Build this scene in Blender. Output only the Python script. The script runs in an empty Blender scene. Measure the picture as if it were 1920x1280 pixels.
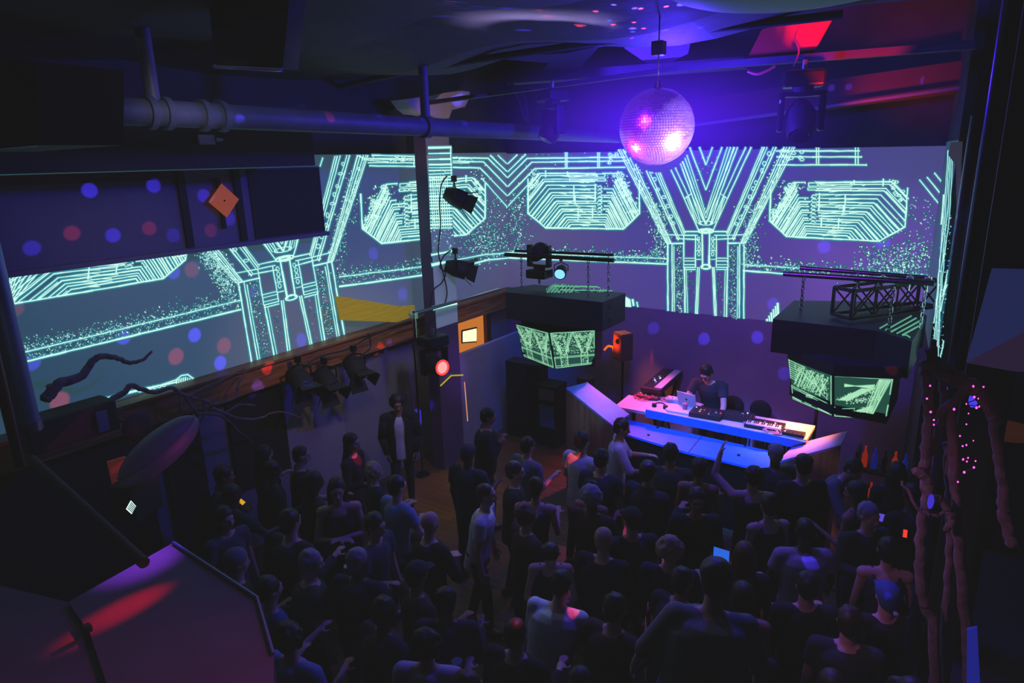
import bpy, bmesh, math, random
from mathutils import Vector, Matrix, Euler
PI = math.pi
rnd = random.Random(7)
C = bpy.context.scene.collection

# ------------------------------------------------------------------ camera
F = 1250.0
CH = 4.9
YAW, PIT, ROL = [math.radians(a) for a in (-34.8, 15.2, 1.58)]
vf = Vector((math.sin(YAW)*math.cos(PIT), math.cos(YAW)*math.cos(PIT), -math.sin(PIT)))
vr0 = Vector((math.cos(YAW), -math.sin(YAW), 0))
vd0 = vf.cross(vr0)
cR, sR = math.cos(ROL), math.sin(ROL)
vr = vr0*cR + vd0*sR
vd = -vr0*sR + vd0*cR
CAM = Vector((0, 0, CH))
cd = bpy.data.cameras.new('camera'); cam = bpy.data.objects.new('camera', cd); C.objects.link(cam)
cd.sensor_width = 36; cd.lens = F*36/1920; cd.clip_start = 0.05; cd.clip_end = 100
m = Matrix((( vr.x, -vd.x, -vf.x), (vr.y, -vd.y, -vf.y), (vr.z, -vd.z, -vf.z))).to_4x4()
m.translation = CAM; cam.matrix_world = m
bpy.context.scene.camera = cam
def ray(px, py): return vr*((px-960)/F) + vd*((py-640)/F) + vf
def AX(px, py, x): v = ray(px, py); return CAM + v*(x/v.x)      # point of the room where a sight line meets the plane x
def AY(px, py, y): v = ray(px, py); return CAM + v*(y/v.y)
def AZ(px, py, z): v = ray(px, py); return CAM + v*((z-CH)/v.z)
def AP(px, py, p, n): v = ray(px, py); return CAM + v*((p-CAM).dot(n)/v.dot(n))
def PR(p):
    q = Vector(p)-CAM; z = q.dot(vf)
    return 960+F*q.dot(vr)/z, 640+F*q.dot(vd)/z

# ------------------------------------------------------------------ materials
def lin(c):
    c = c/255.0
    return c/12.92 if c <= 0.04045 else ((c+0.055)/1.055)**2.4
def L(r, g, b): return (lin(r), lin(g), lin(b), 1)
MATS = {}
def mat(name, col, rough=0.6, metal=0.0, emit=None, es=1.0, noise=0.0, nscale=8.0, bump=0.0, nocast=False, spec=0.5, stretch=None, vor=False):
    if name in MATS: return MATS[name]
    m = bpy.data.materials.new(name); m.use_nodes = True
    nt = m.node_tree; b = nt.nodes['Principled BSDF']
    b.inputs['Base Color'].default_value = L(*col)
    b.inputs['Roughness'].default_value = rough
    b.inputs['Metallic'].default_value = metal
    b.inputs['Specular IOR Level'].default_value = spec
    if emit:
        b.inputs['Emission Color'].default_value = L(*emit)
        b.inputs['Emission Strength'].default_value = es
    if noise or bump:
        tc = nt.nodes.new('ShaderNodeTexCoord'); mp = nt.nodes.new('ShaderNodeMapping')
        nt.links.new(tc.outputs['Object'], mp.inputs['Vector'])
        if stretch: mp.inputs['Scale'].default_value = stretch
        n = nt.nodes.new('ShaderNodeTexNoise'); n.inputs['Scale'].default_value = nscale; n.inputs['Detail'].default_value = 5
        nt.links.new(mp.outputs[0], n.inputs['Vector'])
        if noise:
            r = nt.nodes.new('ShaderNodeValToRGB')
            c = L(*col)
            r.color_ramp.elements[0].position = 0.3; r.color_ramp.elements[1].position = 0.7
            r.color_ramp.elements[0].color = tuple(x*(1-noise) for x in c[:3])+(1,)
            r.color_ramp.elements[1].color = tuple(min(1, x*(1+noise)) for x in c[:3])+(1,)
            nt.links.new(n.outputs['Fac'], r.inputs['Fac']); nt.links.new(r.outputs[0], b.inputs['Base Color'])
        if bump:
            bp = nt.nodes.new('ShaderNodeBump'); bp.inputs['Strength'].default_value = bump; bp.inputs['Distance'].default_value = 0.02
            nt.links.new(n.outputs['Fac'], bp.inputs['Height']); nt.links.new(bp.outputs[0], b.inputs['Normal'])
    if nocast: m.cycles.emission_sampling = 'NONE'
    MATS[name] = m; return m
def emi(name, col, s=1.0, cast=False):
    if name in MATS: return MATS[name]
    m = bpy.data.materials.new(name); m.use_nodes = True; nt = m.node_tree
    nt.nodes.clear(); e = nt.nodes.new('ShaderNodeEmission'); o = nt.nodes.new('ShaderNodeOutputMaterial')
    e.inputs[0].default_value = L(*col); e.inputs[1].default_value = s
    nt.links.new(e.outputs[0], o.inputs[0])
    if not cast: m.cycles.emission_sampling = 'NONE'
    MATS[name] = m; return m
def screenmat(name, cols, axis, lo, hi):
    """plaster carrying the projector's dim picture ground: a colour run along one axis of the wall"""
    m = bpy.data.materials.new(name); m.use_nodes = True; nt = m.node_tree; b = nt.nodes['Principled BSDF']
    b.inputs['Base Color'].default_value = L(150, 150, 155); b.inputs['Roughness'].default_value = 0.85
    g = nt.nodes.new('ShaderNodeTexCoord'); s = nt.nodes.new('ShaderNodeSeparateXYZ'); nt.links.new(g.outputs['Object'], s.inputs[0])
    mr = nt.nodes.new('ShaderNodeMapRange'); mr.inputs[1].default_value = lo; mr.inputs[2].default_value = hi
    nt.links.new(s.outputs[axis], mr.inputs[0])
    r = nt.nodes.new('ShaderNodeValToRGB'); n = len(cols)
    while len(r.color_ramp.elements) < n: r.color_ramp.elements.new(0.5)
    for i, c in enumerate(cols):
        r.color_ramp.elements[i].position = i/(n-1); r.color_ramp.elements[i].color = L(*c)
    nt.links.new(mr.outputs[0], r.inputs[0])
    no = nt.nodes.new('ShaderNodeTexNoise'); no.inputs['Scale'].default_value = 260; no.inputs['Detail'].default_value = 2
    nt.links.new(g.outputs['Object'], no.inputs['Vector'])
    mx = nt.nodes.new('ShaderNodeMath'); mx.operation = 'MULTIPLY_ADD'; mx.inputs[1].default_value = 0.5; mx.inputs[2].default_value = 0.75
    nt.links.new(no.outputs['Fac'], mx.inputs[0]); nt.links.new(mx.outputs[0], b.inputs['Emission Strength'])
    nt.links.new(r.outputs[0], b.inputs['Emission Color'])
    m.cycles.emission_sampling = 'NONE'
    MATS[name] = m; return m
def woodmat(name, c1, c2, scale=1.0, axis=0, rough=0.5):
    m = bpy.data.materials.new(name); m.use_nodes = True; nt = m.node_tree; b = nt.nodes['Principled BSDF']
    tc = nt.nodes.new('ShaderNodeTexCoord'); mp = nt.nodes.new('ShaderNodeMapping')
    sc = [9*scale]*3; sc[axis] = 0.7*scale; mp.inputs['Scale'].default_value = sc
    nt.links.new(tc.outputs['Object'], mp.inputs['Vector'])
    n = nt.nodes.new('ShaderNodeTexNoise'); n.inputs['Scale'].default_value = 3; n.inputs['Detail'].default_value = 6; n.inputs['Distortion'].default_value = 0.6
    nt.links.new(mp.outputs[0], n.inputs['Vector'])
    r = nt.nodes.new('ShaderNodeValToRGB'); r.color_ramp.elements[0].position = .35; r.color_ramp.elements[1].position = .68
    r.color_ramp.elements[0].color = L(*c1); r.color_ramp.elements[1].color = L(*c2)
    nt.links.new(n.outputs['Fac'], r.inputs[0]); nt.links.new(r.outputs[0], b.inputs['Base Color'])
    b.inputs['Roughness'].default_value = rough
    MATS[name] = m; return m

M_black = mat('matte black', (16, 16, 19), .7, noise=.3, nscale=20)
M_blk2 = mat('black painted wall', (50, 50, 66), .8, noise=.25, nscale=3)
M_blackmetal = mat('black metal', (24, 25, 30), .35, .7)
M_steel = mat('steel', (150, 155, 165), .28, .9)
M_chrome = mat('chrome', (210, 215, 220), .15, 1)
M_box = mat('black speaker paint', (15, 18, 34), .6, bump=.15, nscale=180)
M_grey = mat('grey plaster', (120, 122, 135), .85, noise=.12, nscale=2)
M_pipe = mat('grey painted pipe', (75, 85, 100), .5, noise=.2, nscale=6)
M_cream = mat('cream painted wood', (190, 182, 170), .6, noise=.1, nscale=5)
M_wood = woodmat('pine board', (120, 78, 44), (176, 122, 72), 1.0, 1)
M_woodx = woodmat('pine board along', (110, 70, 40), (170, 118, 70), 1.0, 0)
M_ply = woodmat('plywood', (140, 95, 62), (178, 130, 92), .7, 2)
M_branch = mat('driftwood bark', (120, 98, 96), .85, noise=.4, nscale=14, bump=.5)
M_core = emi('projected line white', (205, 255, 242), 1.0)  # projector light as emission: line cores, painted halo, specks and glow
M_halo = emi('projected line teal', (48, 138, 155), 1.0)
M_mid = emi('projected speck', (120, 195, 200), 1.0)
M_dim = emi('projected glow', (40, 92, 112), 1.0)
M_yel = emi('projected line yellow', (225, 240, 120), 1.0)
M_gcore = emi('projected green white', (185, 250, 205), .85)
M_ghalo = emi('projected green', (60, 140, 105), .8)

# ------------------------------------------------------------------ mesh builder
class MB:
    def __init__(s): s.v = []; s.f = []; s.mi = []; s.cur = 0
    def add(s, vs, fs):
        o = len(s.v); s.v.extend(Vector(p) for p in vs)
        for f in fs: s.f.append(tuple(i+o for i in f)); s.mi.append(s.cur)
        return s
    def box(s, c, size, rot=None):
        c = Vector(c); h = Vector(size)/2
        R = rot if rot is not None else Matrix.Identity(3)
        if isinstance(R, (int, float)): R = Matrix.Rotation(R, 3, 'Z')
        vs = [c + R @ Vector((x*h.x, y*h.y, z*h.z)) for x in (-1, 1) for y in (-1, 1) for z in (-1, 1)]
        return s.add(vs, [(0, 1, 3, 2), (4, 6, 7, 5), (0, 4, 5, 1), (2, 3, 7, 6), (0, 2, 6, 4), (1, 5, 7, 3)])
    def cbox(s, c, size, b=.01, rot=None):
        """box with cut edges"""
        c = Vector(c); h = Vector(size)/2; b = min(b, min(h)*.9)
        R = rot if rot is not None else Matrix.Identity(3)
        if isinstance(R, (int, float)): R = Matrix.Rotation(R, 3, 'Z')
        bm = bmesh.new(); bmesh.ops.create_cube(bm, size=1)
        for v in bm.verts: v.co = Vector((v.co.x*2*h.x, v.co.y*2*h.y, v.co.z*2*h.z))
        bmesh.ops.bevel(bm, geom=list(bm.edges), offset=b, segments=2, affect='EDGES', profile=.6)
        bm.verts.index_update()
        s.add([c + R @ v.co for v in bm.verts], [tuple(v.index for v in f.verts) for f in bm.faces]); bm.free()
        return s
    def prism(s, base, off):
        """closed prism: polygon 'base' (3D points) pushed along vector off"""
        n = len(base); off = Vector(off); base = [Vector(p) for p in base]
        fs = [tuple(range(n))[::-1], tuple(range(n, 2*n))] + [(i, (i+1) % n, n+(i+1) % n, n+i) for i in range(n)]
        return s.add(base+[p+off for p in base], fs)
    def cone(s, a, b, r1, r2=None, n=12, cap=True):
        a = Vector(a); b = Vector(b); r2 = r1 if r2 is None else r2
        d = b-a
        if d.length < 1e-7: return s
        d.normalize(); u = d.orthogonal().normalized(); w = d.cross(u)
        vs = [a+(u*math.cos(2*PI*i/n)+w*math.sin(2*PI*i/n))*r1 for i in range(n)] + [b+(u*math.cos(2*PI*i/n)+w*math.sin(2*PI*i/n))*r2 for i in range(n)]
        fs = [(i, (i+1) % n, n+(i+1) % n, n+i) for i in range(n)]
        if cap: fs += [tuple(range(n))[::-1], tuple(range(n, 2*n))]
        return s.add(vs, fs)
    def ell(s, c, r, R=None, n=14, m=9):
        c = Vector(c); r = (r, r, r) if isinstance(r, (int, float)) else r
        R = R if R is not None else Matrix.Identity(3)
        vs = [c + R @ Vector((0, 0, r[2]))]
        for j in range(1, m):
            t = PI*j/m
            for i in range(n):
                a = 2*PI*i/n
                vs.append(c + R @ Vector((r[0]*math.sin(t)*math.cos(a), r[1]*math.sin(t)*math.sin(a), r[2]*math.cos(t))))
        vs.append(c + R @ Vector((0, 0, -r[2]))); last = len(vs)-1
        fs = [(0, 1+i, 1+(i+1) % n) for i in range(n)]
        for j in range(m-2):
            for i in range(n):
                a = 1+j*n+i; b = 1+j*n+(i+1) % n
                fs.append((a, a+n, b+n, b))
        b0 = 1+(m-2)*n
        fs += [(last, b0+(i+1) % n, b0+i) for i in range(n)]
        return s.add(vs, fs)
    def cap(s, a, b, r1, r2=None, n=10):
        r2 = r1 if r2 is None else r2
        s.cone(a, b, r1, r2, n); s.ell(a, r1, n=n, m=6); s.ell(b, r2, n=n, m=6); return s
    def tube(s, pts, r, n=8, closed=False):
        pts = [Vector(p) for p in pts]; N = len(pts)
        rs = r if isinstance(r, (list, tuple)) else [r]*N
        up = None; rings = []
        for i, p in enumerate(pts):
            d = (pts[min(i+1, N-1)]-pts[max(i-1, 0)])
            if d.length < 1e-9: d = Vector((0, 0, 1))
            d.normalize()
            u = d.orthogonal().normalized() if up is None else (up-d*up.dot(d))
            if u.length < 1e-6: u = d.orthogonal()
            u.normalize(); up = u; w = d.cross(u)
            rings.append([p+(u*math.cos(2*PI*k/n)+w*math.sin(2*PI*k/n))*rs[i] for k in range(n)])
        vs = [q for rg in rings for q in rg]; fs = []
        for i in range(N-1):
            for k in range(n): fs.append((i*n+k, i*n+(k+1) % n, (i+1)*n+(k+1) % n, (i+1)*n+k))
        fs += [tuple(range(n))[::-1], tuple(range((N-1)*n, N*n))]
        return s.add(vs, fs)
    def rings(s, rr):
        """rr: list of (centre, ux, uy, rx, ry) ellipses joined and capped"""
        n = 20; vs = []
        for c, ux, uy, rx, ry in rr:
            for k in range(n):
                a = 2*PI*k/n; vs.append(Vector(c)+ux*(rx*math.cos(a))+uy*(ry*math.sin(a)))
        fs = [tuple(range(n))[::-1], tuple(range((len(rr)-1)*n, len(rr)*n))]
        for i in range(len(rr)-1):
            for k in range(n): fs.append((i*n+k, i*n+(k+1) % n, (i+1)*n+(k+1) % n, (i+1)*n+k))
        return s.add(vs, fs)
    def mesh(s, name, origin=(0, 0, 0), smooth=False):
        me = bpy.data.meshes.new(name); o = Vector(origin)
        me.from_pydata([p-o for p in s.v], [], s.f)
        me.polygons.foreach_set('material_index', s.mi)
        if smooth: me.polygons.foreach_set('use_smooth', [True]*len(me.polygons))
        me.update(); return me
    def build(s, name, mats, parent=None, origin=None, smooth=False):
        """origin: world point that becomes the object's own origin (parent's origin for children)"""
        po = Vector(parent['_o']) if parent is not None else Vector((0, 0, 0))
        if origin is None: origin = po
        me = s.mesh(name, origin, smooth)
        for m_ in (mats if isinstance(mats, (list, tuple)) else [mats]): me.materials.append(m_)
        bm = bmesh.new(); bm.from_mesh(me); bmesh.ops.recalc_face_normals(bm, faces=bm.faces); bm.to_mesh(me); bm.free()
        ob = bpy.data.objects.new(name, me); C.objects.link(ob)
        ob.location = Vector(origin)-po
        ob['_o'] = list(origin)
        if parent is not None: ob.parent = parent
        if smooth:
            try: me.set_sharp_from_angle(angle=math.radians(40))
            except Exception: pass
        return ob
def tag(o, label, cat, group=None, kind=None):
    o['label'] = label; o['category'] = cat
    if group: o['group'] = group
    if kind: o['kind'] = kind
    return o
def thing(name, label, cat, loc=(0, 0, 0), group=None):
    o = bpy.data.objects.new(name, None); C.objects.link(o); o.location = loc; o['_o'] = list(loc)
    o.empty_display_size = .1
    return tag(o, label, cat, group)
def struct(name, mb, mats, parent=None, smooth=False):
    o = mb.build(name, mats, parent, smooth=smooth)
    if parent is None: o['kind'] = 'structure'
    return o
def spline(pts, k=6, jit=0.0, rg=rnd):
    pts = [Vector(p) for p in pts]; out = []
    for i in range(len(pts)-1):
        p0 = pts[max(i-1, 0)]; p1 = pts[i]; p2 = pts[i+1]; p3 = pts[min(i+2, len(pts)-1)]
        for j in range(k):
            t = j/k
            q = .5*((2*p1)+(p2-p0)*t+(2*p0-5*p1+4*p2-p3)*t*t+(3*p1-p0-3*p2+p3)*t**3)
            if jit: q = q+Vector((rg.uniform(-jit, jit), rg.uniform(-jit, jit), rg.uniform(-jit, jit)))
            out.append(q)
    out.append(pts[-1]); return out
def spot(name, loc, to, col, power, deg, blend=.5, rad=.03):
    l = bpy.data.lights.new(name, 'SPOT'); l.color = col; l.energy = power; l.spot_size = math.radians(deg); l.spot_blend = blend; l.shadow_soft_size = rad
    o = bpy.data.objects.new(name, l); C.objects.link(o); o.location = loc
    o.rotation_euler = (Vector(to)-Vector(loc)).to_track_quat('-Z', 'Y').to_euler(); return o
def area(name, loc, to, col, power, sx, sy):
    l = bpy.data.lights.new(name, 'AREA'); l.shape = 'RECTANGLE'; l.size = sx; l.size_y = sy; l.color = col; l.energy = power
    o = bpy.data.objects.new(name, l); C.objects.link(o); o.location = loc
    o.rotation_euler = (Vector(to)-Vector(loc)).to_track_quat('-Z', 'Y').to_euler(); return o
def point(name, loc, col, power, rad=.05):
    l = bpy.data.lights.new(name, 'POINT'); l.color = col; l.energy = power; l.shadow_soft_size = rad
    o = bpy.data.objects.new(name, l); C.objects.link(o); o.location = loc; return o

# ------------------------------------------------------------------ the projector's line drawing, its light built as glowing strips
XL, YB = -7.37, 10.6
def homog(src, dst):
    import numpy as np
    A = []; B = []
    for (x, y), (u, v) in zip(src, dst):
        x = (x-1200)/100; y = (y-400)/100
        A.append([x, y, 1, 0, 0, 0, -u*x, -u*y]); B.append(u)
        A.append([0, 0, 0, x, y, 1, -v*x, -v*y]); B.append(v)
    h = [float(q) for q in np.linalg.lstsq(np.array(A, float), np.array(B, float), rcond=None)[0]]
    def f(x, y):
        x = (x-1200)/100; y = (y-400)/100; w = h[6]*x+h[7]*y+1
        return (h[0]*x+h[1]*y+h[2])/w, (h[3]*x+h[4]*y+h[5])/w
    return f
ID = lambda x, y: (x, y)
def clipseg(a, b, poly):
    """part of segment a-b inside a convex polygon"""
    t0, t1 = 0.0, 1.0; dx, dy = b[0]-a[0], b[1]-a[1]; n = len(poly)
    ar = sum(poly[i][0]*poly[(i+1) % n][1]-poly[(i+1) % n][0]*poly[i][1] for i in range(n)); sg = 1 if ar > 0 else -1
    for i in range(n):
        p = poly[i]; q = poly[(i+1) % n]; ex, ey = q[0]-p[0], q[1]-p[1]
        num = sg*(ex*(a[1]-p[1])-ey*(a[0]-p[0])); den = sg*(ex*dy-ey*dx)
        if abs(den) < 1e-12:
            if num < 0: return None
        else:
            t = -num/den
            if den > 0: t0 = max(t0, t)
            else: t1 = min(t1, t)
    if t0 >= t1: return None
    return (a[0]+dx*t0, a[1]+dy*t0), (a[0]+dx*t1, a[1]+dy*t1)
def inpoly(x, y, poly):
    c = False; n = len(poly)
    for i in range(n):
        (x1, y1), (x2, y2) = poly[i], poly[i-1]
        if (y1 > y) != (y2 > y) and x < (x2-x1)*(y-y1)/(y2-y1)+x1: c = not c
    return c
class Pat:
    """collects line strips lying on one surface. M maps drawing coordinates to the surface at height h above it"""
    def __init__(s, mb, M, regions, holes=(), slots=(1, 2, 3), w=2.3, hw=6.5, rg=None, jit=.35):
        s.mb = mb; s.M = M; s.reg = regions; s.holes = holes; s.sl = slots; s.w = w; s.hw = hw; s.rg = rg or random.Random(3); s.jit = jit
    def quad(s, pts, slot, h):
        s.mb.cur = slot; s.mb.add([s.M(x, y, h) for x, y in pts], [(0, 1, 2, 3)]); s.mb.cur = 0
    def raw(s, a, b, w, halo=True):
        dx, dy = b[0]-a[0], b[1]-a[1]; l = math.hypot(dx, dy)
        if l < .4: return
        for (hx, hy, hr) in s.holes:
            # split where the segment enters a shadow disc
            fx, fy = a[0]-hx, a[1]-hy; A = dx*dx+dy*dy; B = 2*(fx*dx+fy*dy); Cc = fx*fx+fy*fy-hr*hr; D = B*B-4*A*Cc
            if D > 0:
                t1 = (-B-D**.5)/(2*A); t2 = (-B+D**.5)/(2*A)
                if t2 > 0 and t1 < 1:
                    if t1 > 0.01: s.raw(a, (a[0]+dx*t1*.999, a[1]+dy*t1*.999), w, halo)
                    if t2 < .99: s.raw((a[0]+dx*min(1, t2*1.001), a[1]+dy*min(1, t2*1.001)), b, w, halo)
                    return
        nx, ny = -dy/l, dx/l
        def strip(w, slot, h, ext):
            ex, ey = dx/l*ext, dy/l*ext
            s.quad([(a[0]+nx*w/2-ex, a[1]+ny*w/2-ey), (b[0]+nx*w/2+ex, b[1]+ny*w/2+ey), (b[0]-nx*w/2+ex, b[1]-ny*w/2+ey), (a[0]-nx*w/2-ex, a[1]-ny*w/2-ey)], slot, h)
        strip(w, s.sl[0], .004, .5)
        if halo: strip(w+s.hw-2.3, s.sl[1], .002, 1)
    def seg(s, a, b, w=None, H=ID, clip=None, halo=True):
        w = w or s.w
        a = H(*a); b = H(*b)
        l = math.hypot(b[0]-a[0], b[1]-a[1]); k = max(1, int(l/16))
        pts = [(a[0]+(b[0]-a[0])*i/k+(s.rg.uniform(-s.jit, s.jit) if 0 < i < k else 0), a[1]+(b[1]-a[1])*i/k+(s.rg.uniform(-s.jit, s.jit) if 0 < i < k else 0)) for i in range(k+1)]
        for i in range(k):
            ww = w*s.rg.uniform(.8, 1.2)
            c = (pts[i], pts[i+1])
            if clip: c = clipseg(c[0], c[1], clip)
            if not c: continue
            for r in s.reg:
                d = clipseg(c[0], c[1], r)
                if d: s.raw(d[0], d[1], ww, halo)
    def pl(s, pts, w=None, H=ID, clip=None, closed=False, halo=True):
        if closed: pts = list(pts)+[pts[0]]
        for i in range(len(pts)-1): s.seg(pts[i], pts[i+1], w, H, clip, halo)
    def ring(s, cx, cy, rx, ry, w=None, H=ID, n=10, clip=None):
        s.pl([(cx+rx*math.cos(2*PI*i/n), cy+ry*math.sin(2*PI*i/n)) for i in range(n)], w, H, clip, True)
    def dots(s, f, n, size=(1, 2.6), H=ID, bright=.35):
        """n specks, f(rg) gives a place"""
        for _ in range(n):
            x, y = H(*f(s.rg))
            if not any(inpoly(x, y, r) for r in s.reg): continue
            if any((x-hx)**2+(y-hy)**2 < hr*hr for hx, hy, hr in s.holes): continue
            r = s.rg.uniform(*size)/2; a = s.rg.uniform(0, PI); e = s.rg.uniform(.7, 2.0)
            ca, sa = math.cos(a), math.sin(a)
            sl = s.sl[0] if s.rg.random() < bright else s.sl[2]
            if len(s.sl) > 3 and s.rg.random() < .55:
                q = s.rg.uniform(2, 4.2); s.quad([(x+q, y), (x, y+q), (x-q, y), (x, y-q)], s.sl[3], .001)
            s.quad([(x+ca*r*e, y+sa*r*e), (x-sa*r, y+ca*r), (x-ca*r*e, y-sa*r*e), (x+sa*r, y-ca*r)], sl, .006)
    # ---- the eight-sided lobe, drawn in the coordinates of the one left of the ball
    def lobe(s, H=ID, arches=17, rot=0):
        O = [(990, 318), (990, 400), (1023, 427), (1169, 429), (1199, 400), (1199, 318)]
        OH = [H(*p) for p in O]
        s.pl([(990, 335), (990, 400), (1023, 427), (1169, 429), (1199, 400), (1199, 338)], 2.8, H)
        yy = 324; k = 0
        ys = [325, 329, 336, 340, 347, 354, 361, 366, 370, 377, 381, 386, 392, 396, 402, 407, 412, 416, 421]
        for k, y in enumerate(ys):
            t = (y-325)/96
            xl = 1012+t*58; xr = 1156-t*22; lw = 2.0 if k % 3 else 2.6
            xb = 1118+s.rg.uniform(-4, 5); gp = s.rg.uniform(9, 20) if y < 400 else 0
            dark = 325 < y < 350
            if dark: gp = 40
            s.seg((xl, y), (xb, y), lw, H, OH)
            if xb+gp < xr: s.seg((xb+gp, y), (xr, y), lw, H, OH)
            for q_ in range(2):
                x_ = s.rg.uniform(xl+5, xb-20); s.seg((x_, y), (x_+s.rg.uniform(6, 26), y+2.6), 1.3, H, OH)
            s.seg((xl, y), (xl-90, y+112), lw, H, OH)
            s.seg((xr, y), (xr+50, y+96), lw, H, OH)
            if k % 2 == 0: s.seg((xr+4, y), (xr+54, y+96), 1.6, H, OH)
            if k % 3 == 0: s.seg((xl-3, y+1), (xl-93, y+113), 1.5, H, OH)
        for x, y0, y1 in ((1076, 347, 378), (1116, 345, 378), (1078, 366, 380), (1084, 390, 410), (1111, 390, 408), (1064, 322, 330), (1023, 320, 332)):
            s.seg((x, y0), (x, y1), 2.6, H, OH)
        for (x0, x1, y0, y1) in ((1067, 1118, 326, 332), (1120, 1134, 326, 332), (1068, 1118, 335, 339), (1120, 1135, 335, 339)):
            s.pl([(x0, y0), (x1, y0), (x1, y1), (x0, y1)], 1.6, H, OH, True)
        for y in range(350, 400, 7): s.pl([(1120, y), (1126, y-2), (1129, y+3), (1122, y+4)], 1.5, H, OH)
        # clutter along the two flanks
        for _ in range(34):
            t = s.rg.random(); x = 1158+t*34+s.rg.uniform(-8, 8); y = 325+t*70+s.rg.uniform(-8, 8)
            s.ring(x, y, s.rg.uniform(1, 4), s.rg.uniform(1, 4), 1.5, H, 6, OH)
        for _ in range(12):
            t = s.rg.random(); s.ring(1006-t*12+s.rg.uniform(-5, 8), 322+t*40, 2.5, 2, 1.4, H, 6)
        s.dots(lambda r: (1135+r.uniform(-12, 14), 345+r.uniform(-22, 50)), 40, (1, 3), H)
        s.dots(lambda r: (1172+r.gauss(0, 12), 362+r.gauss(0, 20)), 90, (1, 3.4), H, .8)
    def crown(s, H=ID, right=1170):
        """long bars above the lobe, ending in the chevrons of the room corner"""
        for ty, kx, ky in ((307, 972, 288), (322, 987, 288), (333, 988, 297), (350, 997, 304), (367, 1003, 316)):
            s.seg((952, ty), (kx, ky), 2, H)
            if ky > 290: s.seg((kx, ky), (right, ky-2.5), 2.2, H)
        s.seg((952, 387), (1000, 335), 1.8, H)
        for x in (1060, 1063, 1121, 1124): s.seg((x, 286), (x, 314), 1.8, H)
        for _ in range(7): s.ring(1148+s.rg.uniform(-8, 12), 300+s.rg.uniform(-13, 8), 3, 2, 1.4, H, 6)
        s.dots(lambda r: (r.uniform(955, 1150), r.uniform(286, 312)), 26, (1, 2), H)
        s.dots(lambda r: (r.gauss(1000, 9), r.gauss(330, 9)), 26, (1, 2.6), H, .7)
    # ---- the Y figure, drawn in the coordinates of the one right of the ball, centre line x 1323.5
    def wye(s, H=ID, stem=620):
        for sg in (-1, 1):
            def m(x, y): return H(1323.5+sg*(1323.5-x), y)
            def P(*pts, w=2.0): s.pl(pts, w, m)
            for o in (0, 4, 9, 15, 20): P((1154+o, 270), (1249+o*.45, 455), w=2.0 if o in (0, 9, 20) else 1.5)
            for o in (0, 5, 17, 22, 26): P((1189+o, 270), (1272+o*.5, 450-o*.5), w=2.2 if o in (0, 22) else 1.6)
            P((1236, 270), (1283, 372), (1310, 432)); P((1246, 270), (1291, 368), (1313, 421), w=1.6)
            P((1262, 270), (1297, 364), (1315, 421)); P((1268, 270), (1323, 420), w=2.8); P((1275, 270), (1323, 408), w=1.5)
            P((1281, 270), (1323.5, 400), w=1.5); P((1291, 270), (1323.5, 356), w=1.8); P((1309, 270), (1323.5, 309), w=1.8)
            P((1287, 368), (1304, 418), w=1.5); P((1290, 368), (1307, 418), w=1.5); P((1284, 372), (1296, 363), (1318, 412), w=1.5)
            P((1283, 434), (1310, 434)); P((1250, 440), (1283, 441), (1308, 441), w=1.7); P((1268, 447), (1310, 449)); P((1250, 456), (1283, 456), w=2.5)
            P((1282, 441), (1304, 441), (1304, 501), (1282, 501), (1282, 441))
            for y in (484, 489, 496): P((1282, y), (1304, y), w=1.5)
            P((1304, 470), (1314, 470), w=1.4); P((1304, 486), (1314, 486), w=1.4)
            P((1252, 457), (1252.5, stem), w=2.6); P((1260, 457), (1261, stem), w=2.0); P((1263.5, 462), (1264.5, stem), w=1.6)
            P((1283, 501), (1285.5, stem), w=2.6); P((1287, 505), (1290, stem), w=1.3)
            P((1308, 501), (1303, stem), w=2.2); P((1311, 501), (1306, stem), w=2.0)
            P((1282, 505), (1304, 505), w=1.8)
            P((1316.5, 438), (1317.5, 500), w=3.4)
            for k in range(9):
                t = k/9+s.rg.uniform(0, .05)
                s.ring(1205+t*66+s.rg.uniform(-3, 3), 285+t*150, s.rg.uniform(2, 4), s.rg.uniform(2, 5), 1.4, m, 6)
                s.ring(1168+t*76+s.rg.uniform(-2, 2), 280+t*160, s.rg.uniform(1.5, 3), s.rg.uniform(2, 4), 1.3, m, 6)
            for y in (448, 457, 466, 476): s.ring(1310+s.rg.uniform(-1, 1), y, 2.5, 4, 1.3, m, 6)
            s.dots(lambda r: (r.gauss(1273, 4.2), r.uniform(460, stem)), 210, (.8, 2.4), m, .3)
            s.dots(lambda r: (r.gauss(1296, 4), r.uniform(505, stem)), 26, (.7, 1.8), m, .2)
            s.dots(lambda r: (r.uniform(1300, 1322), r.uniform(290, 420)), 30, (.7, 2), m, .3)
            s.dots(lambda r: (lambda t: (1190+t*62+r.uniform(-4, 4), 300+t*140))(r.random()), 70, (1, 2.8), m, .7)
        s.ring(1323.5, 433, 14, 4, 3.2, H, 12); s.ring(1323.5, 433, 9, 2, 3, H, 10); s.ring(1323.5, 500, 9, 4, 3, H, 10); s.ring(1323.5, 418, 14, 4, 1.5, H, 10)
# ------------------------------------------------------------------ the room
def onleft(x, y, h): return AX(x, y, XL+.002+h)
def onback(x, y, h): return AY(x, y, YB-.002-h)
M_scrL = screenmat('left wall under the projector', [(34, 68, 76), (42, 72, 82), (50, 66, 86), (64, 64, 92)], 1, 2.0, 10.6)  # projector's ground light painted into both walls as emission
M_scrB = screenmat('back wall under the projector', [(64, 66, 98), (54, 52, 104), (54, 46, 94), (58, 60, 86)], 0, -7.37, -0.44)
M_lower = mat('lower back wall plaster', (150, 140, 160), .85, noise=.08, nscale=2)

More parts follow.
